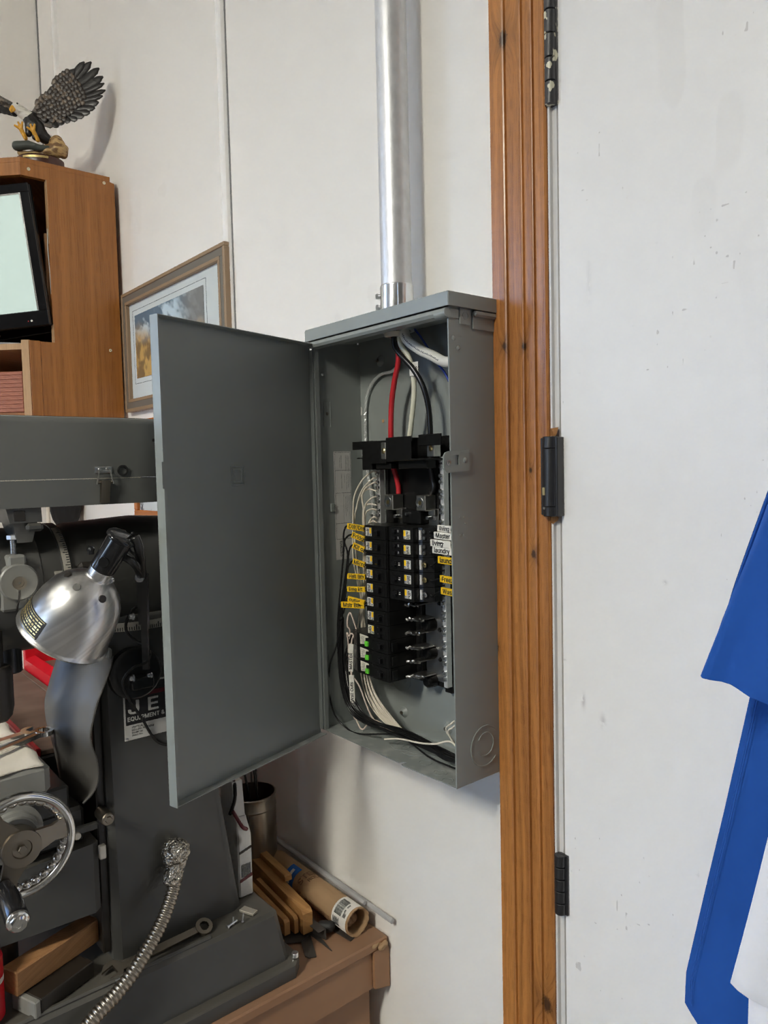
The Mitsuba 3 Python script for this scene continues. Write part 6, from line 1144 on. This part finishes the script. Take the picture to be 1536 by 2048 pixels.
part(jg_, 'body', join(hull([(x, y, z) for x in (jx0 + 0.003, jx1 - 0.003) for y in (jy0, jy1) for z in (0.788, 0.905)] + [(x, y, z) for x in (jx0, jx1) for y in (jy0 + 0.003, jy1 - 0.003) for z in (0.7885, 0.905)] + [(x, y, 0.938) for x in (jx0 + 0.012, jx1 - 0.014) for y in (jy0 + 0.006, jy1 - 0.004)]),
     hull([(x, y, z) for x, z in ((-0.150, 0.93), (-0.092, 0.930), (-0.100, 1.005), (-0.145, 1.005)) for y in (jy0 + 0.004, jy1 - 0.004)])), 'jug_white', 30)
part(jg_, 'cap', cyl((-0.128, -0.251, 1.004), (-0.128, -0.251, 1.030), 0.014, 0.0135, 24, 0.001), 'amber')
for z0, z1, bs_ in ((0.872, 0.8765, 'grease'), (0.8165, 0.8225, 'maroon')): part(jg_, 'band', hull([(jx1 + 0.0006, y, z + (0.008 * (y - jy0) / 0.03)) for y in (jy0 + 0.002, jy1 - 0.002) for z in (z0, z1)] + [(jx1 - 0.004, y, z) for y in (jy0 + 0.002, jy1 - 0.002) for z in (z0, z1)]), bs_, False)
bcd = []; y = jy0 + 0.005; rb = np.random.default_rng(9)
while y < jy1 - 0.005:
    w_ = rb.choice([0.0006, 0.0010, 0.0014]); bcd.append(bx(jx1 + 0.0001, jx1 + 0.0005, y, y + w_, 0.826, 0.851)); y += w_ + rb.choice([0.0006, 0.0010])
part(jg_, 'barcode', join(*bcd), 'ink', False, 'barcode', 'stuff')
part(jg_, 'strap', tube([(-0.100, -0.268, 0.945), (-0.090, -0.262, 0.975), (-0.100, -0.256, 1.000), (-0.12, -0.252, 1.006)], 0.0035, 8, 6), 'black_plastic', True)
part(jg_, 'strap', tube([(-0.088, -0.268, 0.955), (-0.078, -0.255, 0.925), (-0.080, -0.244, 0.915)], 0.0035, 8, 6), 'maroon', True)
# cardboard tube with labels
t0, t1, tr = V(-0.300, -0.0520, BZ + 0.0293), V(0.0095, -0.0500, BZ + 0.0293), 0.0285
ct = thing('cardboard_tube', 'brown cardboard mailing tube with a torn open end lying along the wall on the bench', 'cardboard tube')
td = unit(t1 - t0); TL = np.linalg.norm(t1 - t0)
tm = lathe([(tr - 0.0045, 0), (tr, 0), (tr, TL * 0.5), (tr, TL - 0.006), (tr, TL), (tr - 0.0022, TL), (tr - 0.0045, TL - 0.003), (tr - 0.0045, 0)], t0, td, 64)
far = (tm.vertices - t0) @ td > TL - 0.0035
tm.vertices[far] += td[None] * (0.006 * (meshkit.noise(tm.vertices[far] * 130.0, 2)[:, None] - 0.6))
part(ct, 'shell', tm, 'cardboard', 40)
part(ct, 'inner_wad', join(shift(trimesh.creation.icosphere(2, 0.013), *(t1 - td * 0.030 + V(0, 0.004, -0.004))), shift(trimesh.creation.icosphere(2, 0.010), *(t1 - td * 0.024 + V(0, -0.008, -0.006)))), 'cardboard_dark', True)
def tube_patch(h0, h1, a0, a1, off=0.0004, th=0.0004, n=16):
    """angles from the upward direction, positive towards the room"""
    return sheet(np.array([[t0 + td * h + (tr + off) * (math.cos(math.radians(a)) * V(0, 0, 1) - math.sin(math.radians(a)) * V(0, 1, 0)) for h in (h0, h1)] for a in np.linspace(a0, a1, n)]), th)
lb1 = part(ct, 'shipping_label', tube_patch(TL - 0.052, TL - 0.006, -30, 120), 'paper', True, 'white barcode label near the open end')
bars = []; a = -2; rb = np.random.default_rng(12)
while a < 62:
    w_ = rb.choice([1.2, 2.0, 3.2]); bars.append(tube_patch(TL - 0.046, TL - 0.024, a, a + w_, 0.0008, 0.0003, 3)); a += w_ + rb.choice([1.3, 2.2])
part(lb1, 'barcode', join(*bars), 'ink', False, 'barcode', 'stuff')
part(lb1, 'print', join(*[tube_patch(TL - 0.020, TL - 0.0165, a0, a0 + 4, 0.0008, 0.0003, 3) for a0 in (8, 14, 20, 34, 40)], *[tube_patch(TL - 0.047 + i * 0.002, TL - 0.046 + i * 0.002, 74 + (i % 3) * 2, 108, 0.0008, 0.0003, 6) for i in range(10)], *[tube_patch(TL - 0.019 + 0.0022 * i, TL - 0.0178 + 0.0022 * i, 48 - 3 * (i % 2), 62, 0.0008, 0.0003, 4) for i in range(4)]), 'ink', False, None, 'stuff')
lb2 = part(ct, 'blue_sticker', tube_patch(TL - 0.232, TL - 0.198, 2, 112), 'blue_label', True, 'blue sticker with a white strip')
part(lb2, 'white_strip', tube_patch(TL - 0.219, TL - 0.211, 22, 84, 0.0009, 0.0003, 10), 'paper', True)
part(ct, 'tape', tube_patch(TL - 0.150, TL - 0.060, 96, 128, 0.0004, 0.0003, 6), 'cardboard_dark', True)
def tube_text(s, h, h0, a_c, key):
    m = meshkit.text_mesh(s, h, 0.0003, True); v = m.vertices.copy()
    ang = np.radians(a_c) - v[:, 0] / tr * 1.0
    rr_ = tr + 0.0002 + v[:, 2]
    hh_ = h0 - v[:, 1]
    m.vertices = t0 + td * hh_[:, None] * 1.0 + rr_[:, None] * (np.cos(ang)[:, None] * V(0, 0, 1) - np.sin(ang)[:, None] * V(0, 1, 0))
    return m
m_ = tube_text('STEEL', 0.0150, TL - 0.168, 62, 0); m_.invert(); part(ct, 'lettering', m_, 'print_brown', False, 'faded brown lettering')
m_ = tube_text('ROLL', 0.0100, TL - 0.152, 30, 0); m_.invert(); part(ct, 'lettering', m_, 'print_brown', False, 'faded brown lettering')
m_ = tube_text('K', 0.0120, TL - 0.166, 108, 0); m_.invert(); part(ct, 'lettering', m_, 'print_brown', False, 'faded brown lettering')
solo('metal_rod', 'long pale grey rod along the wall beyond the cardboard tube, sticking out past the bench', 'rod', cyl((-1.0, -0.0075, 0.7085), (0.0720, -0.0120, 0.7055), 0.0052, 0.0052, 20, 0.0006), 'grey_rod', 40)
solo('metal_rod', 'shorter pale grey rod lying between the cardboard tube and the longer rod', 'rod', cyl((-1.0, -0.0190, 0.7165), (-0.0040, -0.0215, 0.7125), 0.0048, 0.0048, 20, 0.0006), 'grey_rod', 40)
# wooden wedges and scrap strips
def wedge(name, label, a, b_, h0, h1, t, z, cat='wood wedge', bsdf='wood_wedge', holes=()):
    a, b_ = V(a[0], a[1], z), V(b_[0], b_[1], z); u = unit(b_ - a); L = np.linalg.norm(b_ - a); n = unit(np.cross(u, V(0, 0, 1)))
    m = prism([(0, 0), (L, 0), (L, h1 * 0.86), (L - 0.006, h1), (0, h0)], u, (0, 0, 1), n, a - n * t / 2, t)
    return solo(name, label, cat, m, bsdf, False)
wedge('wood_wedge', 'largest wooden wedge leaning at the back of the wedge pile', (-0.300, -0.110), (-0.055, -0.128), 0.058, 0.048, 0.022, BZ + 0.010)
wedge('wood_wedge', 'front wooden wedge with a small hole near its end', (-0.245, -0.153), (-0.075, -0.164), 0.034, 0.030, 0.012, BZ + 0.012)
wedge('wood_wedge', 'middle wooden wedge squeezed between two others', (-0.235, -0.137), (-0.068, -0.147), 0.040, 0.034, 0.009, BZ + 0.0115)
wedge('wood_wedge', 'short wooden stick lying on top of the wedge pile', (-0.300, -0.094), (-0.160, -0.106), 0.012, 0.012, 0.016, BZ + 0.066)
wedge('wood_wedge', 'stub of wood poking out beside the machine base', (-0.130, -0.182), (-0.062, -0.185), 0.016, 0.014, 0.010, BZ + 0.0015)
q = V(-0.085, -0.1698, BZ + 0.030); hk_ = [k for k in scene if k.startswith('wood_wedge')][1]
part(hk_, 'hole', cyl(q, q + V(0, -0.0015, 0), 0.0032, 0.0032, 12), 'cardboard_dark')
def scrap(label, pts, z, h, fold=None):
    m = prism(pts, (1, 0, 0), (0, 1, 0), (0, 0, 1), (0, 0, z), h)
    if fold is not None: m = join(m, fold)
    return solo('scrap_strip', label, 'metal scrap', m, 'scrap_steel', False)
scrap('dark metal strip nearest the bench corner, lying under the cardboard tube', [(-0.075, -0.094), (-0.050, -0.080), (0.012, -0.072), (0.006, -0.052), (-0.055, -0.062)], BZ + 0.0006, 0.0018)
scrap('dark metal strip with a hole pointing towards the camera', [(-0.082, -0.134), (-0.060, -0.120), (0.006, -0.150), (0.000, -0.163), (-0.010, -0.166)], BZ + 0.0006, 0.0020)
scrap('pointed dark metal strip in the middle of the scrap', [(-0.070, -0.121), (-0.052, -0.108), (0.012, -0.118)], BZ + 0.0008, 0.0020)
scrap('bent dark angle piece standing in the scrap pile', [(-0.100, -0.118), (-0.026, -0.104), (-0.022, -0.108), (-0.098, -0.124)], BZ + 0.003, 0.020, bx(-0.10, -0.024, -0.124, -0.106, BZ + 0.0226, BZ + 0.0244, 0.0004))
scrap('wide dark metal plate under the wooden wedges', [(-0.135, -0.176), (-0.070, -0.180), (-0.048, -0.150), (-0.060, -0.118), (-0.120, -0.122)], BZ + 0.0030, 0.0020)
q = V(-0.048, -0.098, BZ + 0.014); solo('round_grip', 'small black rounded knob behind the wooden wedges', 'knob', blob([(q, 0.012, q + V(0.012, 0.010, 0.002), 0.011)], 0.004), 'black_rubber', True)

# ------------------------------------------------------------------ clothes hanging on the door
hook = thing('coat_hook', 'coat hook screwed high on the white door, holding the blue coat', 'hook')
part(hook, 'plate', bx(0.985, 1.015, -0.0145, -0.0108, 1.82, 1.90, 0.001), 'old_steel')
part(hook, 'prong', tube([(1.0, -0.0145, 1.86), (1.0, -0.06, 1.85), (1.0, -0.085, 1.865), (1.0, -0.09, 1.885)], 0.005, 10, 6), 'old_steel', True)
co = thing('work_coat', 'blue cotton work coat hanging on the white door', 'coat')
def lerp_tab(z, tab):
    t = sorted(tab); return float(np.interp(z, [a for a, _ in t], [b_ for _, b_ in t]))
bl = [(0.930, 0.733), (0.992, 0.7345), (1.10, 0.7560), (1.20, 0.7765), (1.30, 0.7960), (1.40, 0.815), (1.55, 0.845), (1.70, 0.880), (1.80, 0.935)]
def body_panel(sign):
    g = []
    for z in np.linspace(1.83, 0.955, 46):
        x0_ = lerp_tab(z, bl); x1_ = 1.20 - 0.10 * max(0, (z - 1.6) / 0.25); row = []
        for u in np.linspace(0, 1, 40):
            x = x0_ + (x1_ - x0_) * u
            hem = -0.055 * max(0, (1.02 - z) / 0.065) * min(1, u * 4) if z < 1.02 else 0
            f = 0.030 * math.sin(u * 9.0 + (z - 1.0) * 1.3) * min(1.0, (1.85 - z) * 2.2) + 0.010 * math.sin(u * 21 + z * 2)
            edge = math.sin(min(1, u / 0.14) * math.pi / 2)
            y = -0.072 - sign * (0.012 + 0.030 * edge) + f * edge * (0.8 if sign > 0 else 0.2) - (0.025 * (1.83 - z) if sign > 0 else 0)
            row.append((x, min(y, -0.018), z + hem))
        g.append(row)
    return sheet(np.array(g), 0.0022)
part(co, 'front_panel', body_panel(1), 'blue_cloth', True)
part(co, 'back_panel', body_panel(-1), 'blue_cloth', True)
seam = []
for off in (0.010, 0.0135):
    pts = []
    for z in np.linspace(1.36, 0.965, 30):
        x0_ = lerp_tab(z, bl) + off; u = off / (1.20 - x0_); edge = math.sin(min(1, u / 0.14) * math.pi / 2)
        pts.append((x0_, -0.072 - (0.012 + 0.030 * edge) - 0.025 * (1.83 - z) - 0.0030, z))
    seam.append(tube(pts, 0.0004, 5, 0))
part(co, 'stitching', join(*seam), 'blue_thread', True, None, 'stuff')
def sleeve():
    g = []
    for i, t in enumerate(np.linspace(0, 1, 30)):
        lx_ = float(np.interp(t, [0, 0.18, 0.5, 1.0], [0.940, 0.906, 0.866, 0.8035])); rx_ = float(np.interp(t, [0, 0.5, 1.0], [1.03, 0.995, 0.955]))
        z = float(np.interp(t, [0, 1], [1.80, 1.3860])); row = []
        for a in np.linspace(0, 2 * math.pi, 37):
            ca, sa_ = math.cos(a), math.sin(a); c = (lx_ + rx_) / 2; w = (rx_ - lx_) / 2
            d_ = 0.030 + 0.014 * t
            x = c - w * np.sign(ca) * abs(ca) ** 0.9; y = -0.178 + d_ * sa_ - 0.012 * t + 0.009 * math.sin(3 * a + 5 * t) + 0.005 * math.sin(7 * a - 4 * t)
            row.append((x, y, z - 0.021 * (1 - ca) / 2 * t - 0.006 * sa_ * t))
        g.append(row)
    return sheet(np.array(g), 0.0020)
part(co, 'sleeve', sleeve(), 'blue_cloth', True, 'sleeve hanging forward')
wh = thing('white_garment', 'white knitted garment hanging in front of the blue coat', 'garment')
gw = []
for t in np.linspace(0, 1, 24):
    z = 1.332 - 0.240 * t; x0_ = 0.889 - 0.0475 * t ** 1.15; row = []
    for u in np.linspace(0, 1, 26):
        row.append((x0_ + 0.20 * u, -0.214 - 0.016 * math.sin(u * 3.0) - 0.006 * math.sin(u * 17 + t) + 0.020 * t * u, z - 0.012 * math.sin(u * 5) * t))
    gw.append(row)
part(wh, 'upper_layer', sheet(np.array(gw), 0.003), 'white_cloth', True)
gw = []
for t in np.linspace(0, 1, 24):
    z = 1.128 - 0.278 * t; row = []
    for u in np.linspace(0, 1, 26): row.append((0.8535 - 0.006 * t + 0.19 * u, -0.196 - 0.012 * math.sin(u * 4 + 0.6) - 0.004 * math.sin(u * 20), z))
    gw.append(row)
part(wh, 'lower_layer', sheet(np.array(gw), 0.003), 'white_cloth', True)
solo('strap', 'dark strap hanging below the hem of the blue coat', 'strap', tube([(0.797, -0.085, 1.10), (0.793, -0.085, 0.99), (0.790, -0.086, 0.90)], 0.006, 8, 5), 'black_rubber', True)
